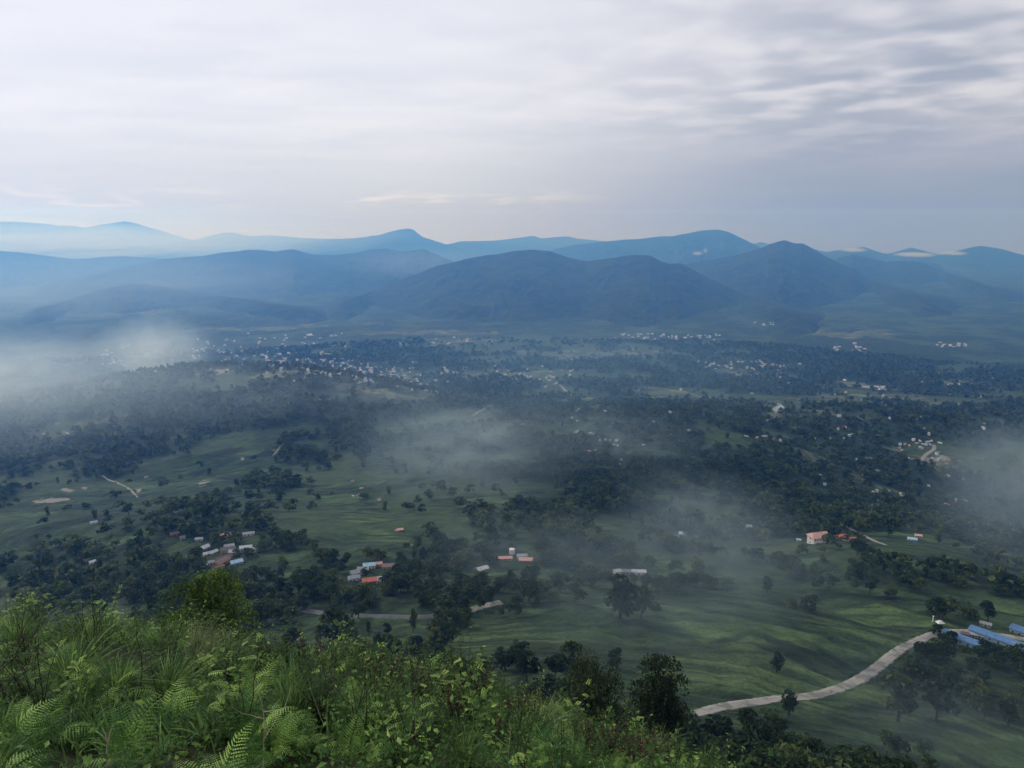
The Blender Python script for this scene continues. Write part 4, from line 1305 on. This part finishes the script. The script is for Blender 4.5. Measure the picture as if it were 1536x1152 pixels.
def frond(seed, pairs=19, lobes=7):
    """one fern frond 1 m long: arching stalk, tapering pinnae cut into lobes"""
    g = np.random.default_rng(seed)
    n = 26
    s_ = np.linspace(0, 1, n)
    a0, a1 = R(g.uniform(62, 78)), R(g.uniform(-38, -5))
    ang = a0 + (a1 - a0) * s_ ** 1.25
    bend = g.uniform(-0.25, 0.25)
    X = np.concatenate([[0], np.cumsum(np.cos(ang[:-1]))]) / n
    Z = np.concatenate([[0], np.cumsum(np.sin(ang[:-1]))]) / n
    Yy = bend * s_ ** 2 * 0.4
    P = np.column_stack([X, Yy, Z])
    tv, tq = tube(P, 0.0055 * (1 - 0.8 * s_), 4)
    T = unit(np.gradient(P, axis=0))
    Vs, Qs, k, tint = [tv], [tq], len(tv), [np.full(len(tv), 0.45)]
    base = g.uniform(0.22, 0.80)
    for i in range(pairs):
        f = 0.22 + 0.77 * (i / (pairs - 1)) ** 0.92
        c = np.array([np.interp(f, s_, P[:, j]) for j in range(3)])
        t_ = unit(np.array([np.interp(f, s_, T[:, j]) for j in range(3)]))
        side = unit(np.cross(t_, [0, 0, 1]))
        up = np.cross(side, t_)
        w = (1 - ((f - 0.22) / 0.80)) ** 0.85
        L = 0.30 * w * min(1, 0.55 + (f - 0.2) * 5) * g.uniform(0.88, 1.1) + 0.012
        for sgn in (-1, 1):
            d_ = unit(side * sgn + t_ * 0.45 - up * g.uniform(-0.05, 0.22))
            wv = unit(np.cross(up, d_))
            nl = max(3, int(lobes * w + 2))
            q = np.linspace(0.06, 1, nl + 1)
            drp = -0.25 * L * q ** 2
            ax = c + d_ * (q * L)[:, None] + up * drp[:, None]
            ll = L * 0.085 * (1 - q ** 1.5 * 0.85) * np.where(q < 0.1, 0.7, 1)
            for s2 in (-1, 1):
                tip = ax[:-1] + (wv * s2)[None] * ll[:-1, None] * 1.0 + d_ * (ll[:-1, None] * 0.55) - up * ll[:-1, None] * 0.15
                mid = ax[1:]
                v = np.stack([ax[:-1], mid, tip + (ax[1:] - ax[:-1]) * 0.25, tip], 1).reshape(-1, 3)
                Vs.append(v); Qs.append(np.arange(len(v)).reshape(-1, 4) + k); k += len(v)
                tint.append(np.repeat(np.clip(base + 0.25 * f + 0.1 * g.normal(size=nl), 0, 1), 4))
    return np.vstack(Vs), np.vstack(Qs), np.concatenate(tint)


FRONDS = [mesh_from("frond", v, q, [M_FERN], False, tint=ti) for v, q, ti in (frond(500 + i, 17 + i % 4, 7) for i in range(7))]


def leafy_shrub(seed, stems, leaf, pinnate, hscale=1.0, drop=0.25):
    """about 1 m tall: (stem V, Q), (leaf V, Q, tint)"""
    g = np.random.default_rng(seed)
    tubes, C, N, sz, ti = [], [], [], [], []
    lv, lq, lt, k0 = [], [], [], 0
    for s_ in range(stems):
        a = g.uniform(0, 6.28); lean = g.uniform(0.05, 0.55); L = g.uniform(0.55, 1.0) * hscale
        n = 7
        q = np.linspace(0, 1, n)
        P = np.column_stack([np.cos(a) * lean * q ** 1.3 * L, np.sin(a) * lean * q ** 1.3 * L, q * L * math.sqrt(1 - lean * lean * 0.6)])
        P += np.cumsum(g.normal(size=(n, 3)) * 0.018, 0)
        tubes.append(tube(P, 0.008 * (1 - 0.75 * q), 4))
        nn = g.integers(7, 13)
        for j in range(nn):
            f = 0.25 + 0.75 * j / (nn - 1)
            c = np.array([np.interp(f, q, P[:, i]) for i in range(3)])
            b = g.uniform(0, 6.28)
            el = g.uniform(0.1, 0.7)
            dv = np.array([math.cos(b) * math.cos(el), math.sin(b) * math.cos(el), math.sin(el)])
            tt = np.clip(0.25 + 0.6 * (f - 0.3) + 0.15 * g.normal(), 0, 1)
            m = int(g.integers(4, 8)) if pinnate else 1
            Ll = leaf * g.uniform(0.7, 1.3) * (1.15 - 0.45 * f)
            side = unit(np.cross(dv, [0, 0, 1.0])); up = np.cross(side, dv)
            if pinnate:
                for h in range(m):
                    p = c + dv * Ll * 2.6 * (h + 0.6) / m - up * 0.0 + np.array([0, 0, -0.35 * Ll * ((h + 0.6) / m) ** 2])
                    for sg in (-1, 1):
                        o = unit(side * sg + dv * 0.5 - up * 0.15)
                        w_ = unit(np.cross(up, o)); l2 = Ll * (1.0 - 0.35 * h / m)
                        lv.append(np.stack([p, p + o * l2 * .5 + w_ * l2 * .2, p + o * l2 - up * l2 * .15, p + o * l2 * .5 - w_ * l2 * .2])); lt += [tt] * 4
                        lq.append(np.arange(4) + k0); k0 += 4
            else:
                for sg in range(3):
                    o = unit(dv + 0.7 * g.normal(size=3)); w_ = unit(np.cross(o, [0.1, 0.2, 1.0])); l2 = Ll * 1.5
                    lv.append(np.stack([c, c + o * l2 * .45 + w_ * l2 * .3, c + o * l2 + np.array([0, 0, -drop * l2]), c + o * l2 * .45 - w_ * l2 * .3])); lt += [tt] * 4
                    lq.append(np.arange(4) + k0); k0 += 4
    return merge(tubes), (np.vstack(lv), np.array(lq), np.array(lt))


def blades(n, g, h=0.7, spread=0.16, lean=(0.1, 0.9), wid=0.006, wind=(-0.15, 0.05), segs=4, dry=0.1, cx=None, cy=None, hs=None, cz=None):
    """n curved grass blades; optional arrays of root positions and per-blade scale"""
    a = g.uniform(0, 6.28, n); rr_ = np.abs(g.normal(0, spread, n)) if cx is None else 0
    bx = np.cos(a) * rr_ if cx is None else cx; by = np.sin(a) * rr_ if cy is None else cy
    a = a + g.normal(0, 0.5, n)
    Lh = h * g.uniform(0.55, 1.15, n) * (1 if hs is None else hs)
    ln = g.uniform(lean[0], lean[1], n)
    q = np.linspace(0, 1, segs + 1)
    hx = np.cos(a) * ln + wind[0]; hy = np.sin(a) * ln + wind[1]
    hor = q ** 1.9
    X = bx[:, None] + hx[:, None] * Lh[:, None] * hor; Y = by[:, None] + hy[:, None] * Lh[:, None] * hor
    Z = Lh[:, None] * (q - 0.42 * ln[:, None] * q ** 2.6) + (0 if cz is None else cz[:, None])
    ww = wid * g.uniform(0.7, 1.4, n)[:, None] * (1 - q ** 1.6)[None] + 0.0006
    b = a + math.pi / 2 + g.normal(0, 0.6, n)
    ox, oy = np.cos(b)[:, None] * ww, np.sin(b)[:, None] * ww
    V = np.stack([np.stack([X - ox, Y - oy, Z], -1), np.stack([X + ox, Y + oy, Z], -1)], 2)
    m = segs + 1
    V = V.reshape(n, m * 2, 3)
    i = np.arange(segs)
    f = np.stack([2 * i, 2 * i + 1, 2 * i + 3, 2 * i + 2], -1)
    Q = (f[None] + (np.arange(n) * m * 2)[:, None, None]).reshape(-1, 4)
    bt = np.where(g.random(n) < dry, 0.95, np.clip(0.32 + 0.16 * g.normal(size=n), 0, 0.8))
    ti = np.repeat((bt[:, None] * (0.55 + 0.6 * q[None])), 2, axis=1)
    return V.reshape(-1, 3), Q, np.clip(ti, 0, 1).ravel()


g = np.random.default_rng(31)


def near_sample(n, r0, r1, a0, a1, pw=1.0):
    r = r0 + (r1 - r0) * g.random(n) ** pw
    a = R(a0) + (R(a1) - R(a0)) * g.random(n)
    return r * np.sin(a), r * np.cos(a)


def in_view(x, y, h=0.5):
    p = np.array([x, y, float(ground(x, y)) + h])
    px, py = project(p)
    return -60 < px < 1600 and py < 1230


def where_words(x, y):
    px, py = project(np.array([x, y, float(ground(x, y)) + 0.4]))
    if py > 1040: row = "along the bottom edge"
    elif py > 985: row = "halfway up the near slope"
    else: row = "near the crest of the slope"
    if px < 260: colm = "at the far left"
    elif px < 520: colm = "left of the middle"
    else: colm = "towards the right"
    return row, colm


# grass between everything: one mass nobody could count
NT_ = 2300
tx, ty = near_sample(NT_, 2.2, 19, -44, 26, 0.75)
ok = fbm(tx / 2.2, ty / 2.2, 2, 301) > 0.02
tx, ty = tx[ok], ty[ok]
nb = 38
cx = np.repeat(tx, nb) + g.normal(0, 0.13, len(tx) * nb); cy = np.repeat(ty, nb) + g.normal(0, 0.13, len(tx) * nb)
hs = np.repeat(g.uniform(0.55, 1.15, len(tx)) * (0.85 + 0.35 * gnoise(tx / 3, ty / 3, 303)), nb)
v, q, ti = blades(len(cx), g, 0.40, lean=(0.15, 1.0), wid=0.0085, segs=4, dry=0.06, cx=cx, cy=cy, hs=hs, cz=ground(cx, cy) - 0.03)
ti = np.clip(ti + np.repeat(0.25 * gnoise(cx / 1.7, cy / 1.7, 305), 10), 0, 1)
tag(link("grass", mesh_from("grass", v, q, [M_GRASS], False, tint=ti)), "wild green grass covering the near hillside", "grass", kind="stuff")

# low broad leaves under the ferns
n = 80000
ux, uy = near_sample(n, 2.2, 20, -44, 26, 0.8)
ok = fbm(ux / 1.1, uy / 1.1, 3, 307) > 0.0
ux, uy = ux[ok], uy[ok]
uz = ground(ux, uy) + np.abs(g.normal(0.06, 0.17, len(ux))) * (1 + 0.8 * gnoise(ux / 0.7, uy / 0.7, 309))
C = np.column_stack([ux, uy, uz])
v, q = leaf_cards(C, np.tile([0, -0.25, 1.0], (len(C), 1)), 0.026, g, 1.9, 0.75)
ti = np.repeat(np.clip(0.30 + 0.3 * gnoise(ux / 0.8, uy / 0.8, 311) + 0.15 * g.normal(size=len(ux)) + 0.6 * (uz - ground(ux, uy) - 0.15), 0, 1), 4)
tag(link("undergrowth", mesh_from("undergrowth", v, q, [M_SHRUB], False, tint=ti)), "low leafy undergrowth between the ferns of the near hillside", "undergrowth", kind="stuff")

# ferns, frond by frond
def fern(x, y, size, label, group, nf=None):
    root = bpy.data.objects.new("fern", None); COL.objects.link(root)
    root.location = (x, y, float(ground(x, y)) - 0.02); root.empty_display_size = 0.1
    root.rotation_euler = (0, 0, g.uniform(0, 6.28))
    tag(root, label, "fern", group)
    nf = nf or int(g.integers(5, 9))
    for k in range(nf):
        s_ = size * g.uniform(0.75, 1.15)
        link("frond", FRONDS[int(g.integers(0, len(FRONDS)))], root, (g.normal() * .04, g.normal() * .04, 0),
             (g.normal() * 0.16, g.normal() * 0.22, k * 6.283 / nf + g.normal() * 0.35), s_)
    return root


cnt = 0
fx, fy = near_sample(900, 2.9, 16.0, -42, 24, 0.85)
for x, y in zip(fx, fy):
    if cnt >= 230: break
    px, py = project(np.array([x, y, float(ground(x, y)) + 0.35]))
    w_ = 0.85 if px < 620 else 0.35
    if py > 1215 or px < -60 or g.random() > w_ * (0.5 + 0.9 * float(gnoise(np.array([x / 2.0]), np.array([y / 2.0]), 315)[0])): continue
    row, colm = where_words(x, y)
    fern(x, y, g.uniform(0.32, 0.56) * (1 if px < 560 else 0.65), "green arching fern " + row + ", " + colm, "ferns " + row + " " + colm)
    cnt += 1

# leafy shrubs with pale young tips
SHR = [leafy_shrub(600 + i, st, lf, pn, 1.0) for i, (st, lf, pn) in enumerate([(9, 0.050, True), (7, 0.058, True), (11, 0.042, True), (9, 0.030, False), (12, 0.026, False)])]
SHR_ME = [(mesh_from("stem", a[0], a[1], [M_TWIG]), mesh_from("leaves", b[0], b[1], [M_SHRUB], False, tint=b[2])) for a, b in SHR]
BRN_ME = [(mesh_from("stem", a[0], a[1], [M_TWIG]), mesh_from("leaves", b[0], b[1], [M_BROWN], False, tint=b[2])) for a, b in
          [leafy_shrub(650 + i, 12, 0.05, False) for i in range(3)]]


def shrub(x, y, size, meshes, label, group, name="leafy_shrub", cat="shrub"):
    root = bpy.data.objects.new(name, None); COL.objects.link(root)
    root.location = (x, y, float(ground(x, y)) - 0.04); root.rotation_euler = (g.normal() * .08, g.normal() * .08, g.uniform(0, 6.28)); root.scale = (size,) * 3
    root.empty_display_size = 0.1
    tag(root, label, cat, group)
    link("stem", meshes[0], root); link("leaves", meshes[1], root)
    return root


cnt = 0
fx, fy = near_sample(1200, 3.2, 17.5, -42, 25, 0.75)
for x, y in zip(fx, fy):
    if cnt >= 250: break
    px, py = project(np.array([x, y, float(ground(x, y)) + 0.35]))
    if py > 1215 or px < -60 or float(gnoise(np.array([x / 1.8]), np.array([y / 1.8]), 317)[0]) < -0.15: continue
    row, colm = where_words(x, y)
    shrub(x, y, g.uniform(0.45, 0.95), SHR_ME[int(g.integers(0, 5))], "leafy shrub with pale tips " + row + ", " + colm, "leafy shrubs " + row + " " + colm)
    cnt += 1
for k, (px, py) in enumerate([(640, 1010), (600, 1000), (560, 995), (690, 1030), (720, 1035), (660, 1020), (455, 985), (480, 990), (430, 975), (520, 1000), (770, 1060), (800, 1070),
                              (910, 1120), (940, 1128), (880, 1115), (620, 1040), (740, 1090), (590, 1030), (680, 1060), (500, 1030), (850, 1110), (960, 1145), (1000, 1150), (395, 980)]):
    p = near_hit(px, py + 30)
    shrub(p[0], p[1], g.uniform(0.5, 0.8), BRN_ME[k % 3], "dark reddish brown shrub among the grass where the crest falls to the right", "brown shrubs along the falling crest", "brown_shrub")

# big grass tussocks
TUS = [blades(360, np.random.default_rng(700 + i), 1.0, 0.13, (0.15, 1.05), 0.0075, (0.18, -0.05), 5, 0.25) for i in range(3)]
TUS_ME = [mesh_from("grass_tussock", v, q, [M_GRASS], False, tint=ti) for v, q, ti in TUS]
TUSP_ME = [mesh_from("grass_tussock", v, q, [M_PALEG], False, tint=ti) for v, q, ti in TUS]


def tussock(px, py, size, label, pale=False, k=0, group=None):
    p = near_hit(px, py)
    return tag(link("grass_tussock", (TUSP_ME if pale else TUS_ME)[k], None, (p[0], p[1], p[2] - 0.03), (0, 0, g.uniform(-0.5, 0.5)), size), label, "grass tussock", group)


tussock(325, 1022, 0.66, "biggest tussock of long grass on the crest in front of the near round tree", False, 0)
tussock(292, 1012, 0.62, "upright straw tipped tussock beside the biggest tussock under the near round tree", True, 1)
tussock(440, 1085, 0.6, "green tussock of long grass below the brown shrubs left of the middle", False, 2)
tussock(985, 1140, 0.7, "straw yellow dry tussock low on the falling right crest", True, 1)
tussock(815, 1105, 0.5, "small straw coloured tussock beside the brown shrubs of the right crest", True, 0)
tussock(570, 1090, 0.55, "fresh green tussock in the middle of the near slope", False, 1)
tussock(110, 1040, 0.6, "wind combed green tussock beside the bare twigs at the left edge", False, 2)
cnt = 0
fx, fy = near_sample(600, 4.0, 15.5, -41, 24, 0.8)
for x, y in zip(fx, fy):
    if cnt >= 60: break
    px, py = project(np.array([x, y, float(ground(x, y)) + 0.3]))
    if py > 1200 or px < -40: continue
    row, colm = where_words(x, y)
    k = int(g.integers(0, 3)); dry_ = g.random() < 0.07
    tag(link("grass_tussock", (TUSP_ME if dry_ else TUS_ME)[k], None, (x, y, float(ground(x, y)) - 0.03), (0, 0, g.uniform(-0.7, 0.7)), g.uniform(0.34, 0.58) * min(1.0, math.hypot(x, y) / 9.0)),
        ("straw pale" if dry_ else "fine green") + " grass tussock " + row + ", " + colm, "grass tussock", "grass tussocks " + row + " " + colm)
    cnt += 1


def twig(px, py, h, seed, m, label, branches=5, lean=0.2, thick=0.008, name="bare_twig", cat="twig"):
    gg = np.random.default_rng(seed)
    p = near_hit(px, py)
    n = 9
    q = np.linspace(0, 1, n)
    a = gg.uniform(0, 6.28) if lean >= 0 else math.pi
    P = np.column_stack([np.cos(a) * abs(lean) * q * h, np.sin(a) * abs(lean) * q * h * .3, q * h]) + np.cumsum(gg.normal(size=(n, 3)) * h * 0.018, 0)
    parts_ = [tube(P, thick * (1 - 0.8 * q), 5)]
    root = link(name, mesh_from(name, *parts_[0], [m]), None, p - np.array([0, 0, 0.05]))
    tag(root, label, cat)
    for b in range(branches):
        f = gg.uniform(0.3, 0.9); c = np.array([np.interp(f, q, P[:, i]) for i in range(3)])
        d_ = unit(np.array([gg.normal(), gg.normal() * .6, gg.uniform(0.5, 1.3)])); L = h * (1 - f) * gg.uniform(0.6, 1.1)
        Pb = c + d_ * (np.linspace(0, 1, 6) * L)[:, None] + np.cumsum(gg.normal(size=(6, 3)) * L * 0.04, 0) * np.linspace(0, 1, 6)[:, None]
        link("branch", mesh_from("branch", *tube(Pb, thick * 0.55 * (1 - 0.8 * np.linspace(0, 1, 6)), 4), [m]), root)
    return root


twig(12, 1075, 1.15, 1, M_TWIG, "dark bare forked branch sticking up at the left edge", 7, 0.25, 0.014)
twig(35, 1050, 1.0, 2, M_TWIG, "second dark bare branch just right of the one at the left edge", 6, 0.3, 0.011)
twig(150, 985, 1.3, 3, M_TWIG, "thin dark leafless stem on the crest left of the near round tree", 4, 0.15, 0.007)
twig(215, 1050, 0.9, 4, M_TWIG, "thin brown stem among the ferns halfway down on the left", 3, 0.1, 0.007)
twig(240, 1100, 0.8, 5, M_TWIG, "dark upright stem left of the middle among fern tips", 3, 0.05, 0.008)
twig(163, 1170, 0.45, 6, M_STRAW, "short pale broken stub at the bottom edge on the left", 1, 0.1, 0.011, "dry_stalk", "stalk")
twig(325, 1075, 0.5, 7, M_STRAW, "pale straight dry stick under the biggest tussock", 0, -0.1, 0.006, "dry_stalk", "stalk")
twig(408, 1160, 0.75, 8, M_STRAW, "tall pale dry stalk with a fork at the bottom left of the middle", 3, 0.12, 0.006, "dry_stalk", "stalk")
twig(255, 1030, 0.5, 9, M_STRAW, "small pale dry stick left of the biggest tussock", 0, 0.1, 0.005, "dry_stalk", "stalk")
twig(530, 1120, 0.95, 10, M_TWIG, "bare twiggy brown stems in the middle of the near slope", 7, 0.2, 0.007)
twig(645, 1125, 0.4, 11, M_STRAW, "pale dry stick leaning on the grass right of the bare twiggy stems", 0, 0.45, 0.005, "dry_stalk", "stalk")
twig(760, 1165, 0.55, 12, M_STRAW, "brownish dry stalk at the bottom edge right of the middle", 1, 0.1, 0.005, "dry_stalk", "stalk")
twig(985, 1135, 0.7, 13, M_STRAW, "dry stalk standing in the straw yellow tussock on the right", 2, 0.2, 0.004, "dry_stalk", "stalk")
twig(480, 1105, 0.5, 14, M_STRAW, "thin pale stalk below the green tussock left of the middle", 1, 0.25, 0.005, "dry_stalk", "stalk")


# ------------------------------------------------------------------ the three nearer trees
def near_tree(px, top, r, w_px, seed, kind, lobes, leaves, lsize, label, m=M_HERO):
    x, y, z = ray(px, top); hh = math.hypot(x, y); t_ = r / hh
    X, Y, Z = x * t_, y * t_, z * t_
    gz = float(ground(X, Y)); h = (Z - gz) / 0.97
    (tv, tq), (cv, cq, ti) = make_tree(seed, kind, lobes, leaves, lsize / h, True, 0.8, 0.35)
    wd = (np.percentile(cv[:, 0], 98) - np.percentile(cv[:, 0], 2)) * h
    ws = w_px / F_PX * math.sqrt(r * r + Z * Z) / wd
    ti = np.clip((ti - 0.5) * 1.5 + 0.42 + 0.5 * (cv[0::4, 2] - 0.55), 0, 1)  # lit crown top painted into the tint: leaves lighten with height
    root = bpy.data.objects.new("tree", None); COL.objects.link(root); root.location = (X, Y, gz); root.scale = (h * ws, h * ws, h)
    tag(root, label, "tree")
    link("trunk", mesh_from("trunk", tv, tq, [M_BARK], True), root)
    link("crown", mesh_from("crown", cv, cq, [m], False, tint=np.repeat(ti, 4)), root)


M_DIM = leaf_mat("dark_glossy_leaves", (0.008, 0.018, 0.008), (0.022, 0.042, 0.016), (0.085, 0.10, 0.035), 0.2, 0.5, 0.4)
near_tree(302, 858, 25, 108, 801, 'bush', 60, 10000, 0.095, "near round leafy tree with top leaves tinted yellowish as if lit, rising behind the crest on the left")
near_tree(252, 918, 23, 55, 804, 'bush', 22, 1800, 0.08, "low leafy bush at the left foot of the near round tree")
near_tree(885, 982, 60, 92, 802, 'bush', 55, 11000, 0.21, "broad dark leafy tree just beyond the falling crest, left of its taller neighbour", M_DIM)
near_tree(990, 986, 56, 66, 803, 'tall', 48, 9000, 0.18, "tall narrow dark leafy tree just beyond the falling crest on the right", M_DIM)
near_tree(965, 1060, 52, 60, 806, 'bush', 20, 2600, 0.17, "low dark bush filling the gap at the foot of the two leafy trees", M_DIM)
# ------------------------------------------------------------------ the air
def volume_mat(name, color, density, aniso, build=None):
    m, t = mat(name)
    den = density if build is None else build(t)
    pv = t.n('ShaderNodeVolumePrincipled', Color=tuple(color) + (1,), Anisotropy=aniso)
    t.put(pv, 'Density', den)
    t.put(pv, 'Absorption Color', (1, 1, 1, 1))          # the air scatters light and swallows none
    o = t.n('ShaderNodeOutputMaterial')
    t.t.links.new(pv.outputs[0], o.inputs['Volume'])
    return m


def box_mesh(name, lo, hi):
    x0, y0, z0 = lo; x1, y1, z1 = hi
    V = [(x0, y0, z0), (x1, y0, z0), (x1, y1, z0), (x0, y1, z0), (x0, y0, z1), (x1, y0, z1), (x1, y1, z1), (x0, y1, z1)]
    Q = [(0, 3, 2, 1), (4, 5, 6, 7), (0, 1, 5, 4), (1, 2, 6, 5), (2, 3, 7, 6), (3, 0, 4, 7)]
    return mesh_from(name, V, np.array(Q))


HAZE_D = 1 / 5200.0
hm = box_mesh("haze", (-13800, -13400, float(GZ.min()) - 60), (13800, 13800, 150))
hm.materials.append(volume_mat("haze_air", (0.12, 0.38, 1.0), HAZE_D, 0.6))
tag(link("haze", hm), "blue haze filling the whole valley air", "haze", kind="stuff")


ICO = None


def mist(px, py, r_m, lat, rad, up, dens, label, lift=None, wisp=0.5, seed=0.0, nsc=1.0, turn=0.0, color=(0.68, 0.87, 1.0), aniso=0.55):
    """a bank of mist floating over the land: an ellipsoid of uneven air, thinning to nothing at its edge"""
    global ICO
    x, y, z = ray(px, py); hh = math.hypot(x, y)
    c = Vector((x / hh * r_m, y / hh * r_m, z / hh * r_m))
    if lift is not None: c.z = float(ground(c.x, c.y)) + lift
    if ICO is None:
        u_ = np.linspace(0, math.pi, 13); v_ = np.linspace(0, 2 * math.pi, 25)[:-1]
        P = [(0, 0, 1)] + [(math.sin(a) * math.cos(b), math.sin(a) * math.sin(b), math.cos(a)) for a in u_[1:-1] for b in v_] + [(0, 0, -1)]
        F_ = []
        nv = len(v_)
        for i in range(len(u_) - 3):
            for j in range(nv):
                F_.append((1 + i * nv + j, 1 + (i + 1) * nv + j, 1 + (i + 1) * nv + (j + 1) % nv, 1 + i * nv + (j + 1) % nv))
        T_ = [(0, 1 + j, 1 + (j + 1) % nv) for j in range(nv)] + [(len(P) - 1, 1 + (len(u_) - 3) * nv + (j + 1) % nv, 1 + (len(u_) - 3) * nv + j) for j in range(nv)]
        ICO = (np.array(P) * 1.02, [np.array(F_), np.array(T_)])

    def den(t):
        ob = t.n('ShaderNodeTexCoord').outputs['Object']
        L = t.vmath('LENGTH', ob)
        mp_ = t.n('ShaderNodeMapping', Vector=ob, Location=(seed, seed * 1.7, seed * 0.6), Scale=(nsc * 1.35, nsc * 1.35 * rad / lat, nsc * 0.9)).outputs[0]
        nz = t.noise(mp_, 1.9, 5.0, 0.62, 1.0)
        edge = t.step(t.math('ADD', L, t.math('MULTIPLY', t.math('SUBTRACT', nz, 0.5), 1.7)), 0.10, 0.98, 1.0, 0.0)
        hard = t.step(L, 0.75, 1.0, 1.0, 0.0)
        body = t.step(nz, 0.44 - 0.26 * (1 - wisp), 0.70)
        return t.math('MULTIPLY', t.math('MULTIPLY', edge, hard), t.math('MULTIPLY', body, dens * (1.7 if dens > 0.001 else 1.2)))
    m = volume_mat("mist_air", color, 0, aniso, den)
    me = mesh_from("mist", ICO[0], ICO[1], [m], True)
    o = link("mist", me, None, c, (0, 0, -math.atan2(c.x, c.y) + R(turn)), (lat, rad, up))
    return tag(o, label, "mist", kind="stuff")


mist(60, 612, 1150, 350, 360, 85, 0.0025, "thick bank of white mist low over the valley at the left edge", lift=75, wisp=0.4, seed=1.3, nsc=1.6)
mist(235, 560, 1560, 130, 150, 80, 0.0078, "bright plume of mist rising left of the valley town", lift=55, wisp=0.45, seed=4.1, nsc=1.5)
mist(-40, 600, 1500, 260, 300, 70, 0.0035, "dim mist behind the left mist bank", lift=60, wisp=0.5, seed=2.2, nsc=1.2)
mist(370, 640, 1000, 190, 170, 60, 0.0013, "thin veil of mist over the wooded hill before the town", lift=45, wisp=0.6, seed=7.7, nsc=1.4)
mist(570, 640, 950, 170, 200, 60, 0.0022, "faint streak of mist in the middle of the valley", lift=40, wisp=0.7, seed=9.4, nsc=1.5, turn=25)
mist(690, 748, 600, 120, 140, 38, 0.0072, "grey wisp of mist drifting over the middle slope", lift=32, wisp=0.6, seed=11.0, nsc=1.3, turn=20)
mist(760, 690, 720, 200, 150, 34, 0.0032, "wide thin mist over the fields of the middle slope", lift=34, wisp=0.6, seed=13.5, nsc=1.7)
mist(940, 700, 640, 110, 120, 30, 0.0035, "faint mist reaching up from the middle wood", lift=30, wisp=0.7, seed=15.5, nsc=1.4, turn=-20)
mist(1050, 805, 430, 70, 80, 24, 0.0070, "pale mist hiding the row of houses above the meadow", lift=22, wisp=0.5, seed=17.2, nsc=1.2)
mist(1085, 890, 320, 80, 60, 22, 0.0070, "grey veil of mist over the open meadow", lift=20, wisp=0.5, seed=19.9, nsc=1.2)
mist(820, 880, 330, 90, 60, 20, 0.0055, "thin mist among the trees of the middle wood", lift=18, wisp=0.5, seed=21.1, nsc=1.3)
mist(980, 970, 240, 70, 50, 18, 0.0050, "thin mist hanging over the lower meadow", lift=15, wisp=0.4, seed=23.0, nsc=1.1)
mist(1530, 690, 880, 100, 220, 40, 0.0062, "bright bank of mist spilling in at the right edge", lift=52, wisp=0.5, seed=25.8, nsc=1.3)
mist(1520, 790, 520, 70, 110, 34, 0.0060, "dim mist over the woods at the right edge", lift=28, wisp=0.5, seed=27.4, nsc=1.3)
mist(1440, 1060, 190, 55, 50, 16, 0.0060, "thin mist over the slope below the bend of the road", lift=12, wisp=0.5, seed=29.9, nsc=1.2)
mist(120, 462, 4300, 1600, 1000, 230, 0.00050, "pale morning haze lying in the far left valley", lift=150, wisp=0.2, seed=31.0, nsc=0.9)
mist(640, 428, 5600, 900, 700, 160, 0.00045, "pale haze in the gap between the middle ridges", lift=170, wisp=0.2, seed=33.0, nsc=0.8)
mist(120, 388, 9300, 4300, 1300, 330, 0.00105, "white haze at the feet of the far left mountains", lift=260, wisp=0.1, seed=35.0, nsc=0.7)
mist(1000, 384, 10100, 4200, 1100, 300, 0.00022, "pale haze at the feet of the far right mountains", lift=250, wisp=0.1, seed=36.0, nsc=0.7)
mist(900, 620, 900, 360, 280, 65, 0.0012, "faint veil of mist over the whole middle valley", lift=50, wisp=0.4, seed=41.0, nsc=1.6, color=(0.42, 0.72, 1.0))
# shreds of white cloud lying on the right hand ridges
for px, py, rm, la, up_, lab in [(1046, 380, 8000, 75, 28, "small white cloud shred left of the knobbed mountain"), (1058, 376, 8000, 35, 36, "tiny upright cloud puff on the blue shoulder ridge"),
                                 (1280, 375, 9600, 190, 32, "white cloud cap on the pale ridge right of the knobbed mountain"), (1372, 382, 9400, 260, 34, "long white cloud lying along the right skyline"),
                                 (1432, 380, 9300, 150, 30, "white cloud shred beside the right edge mountain")]:
    mist(px, py, rm, la, la * 0.7, up_, 0.02, lab, wisp=0.3, seed=px * 0.01, nsc=1.3, color=(0.98, 0.98, 1.0))
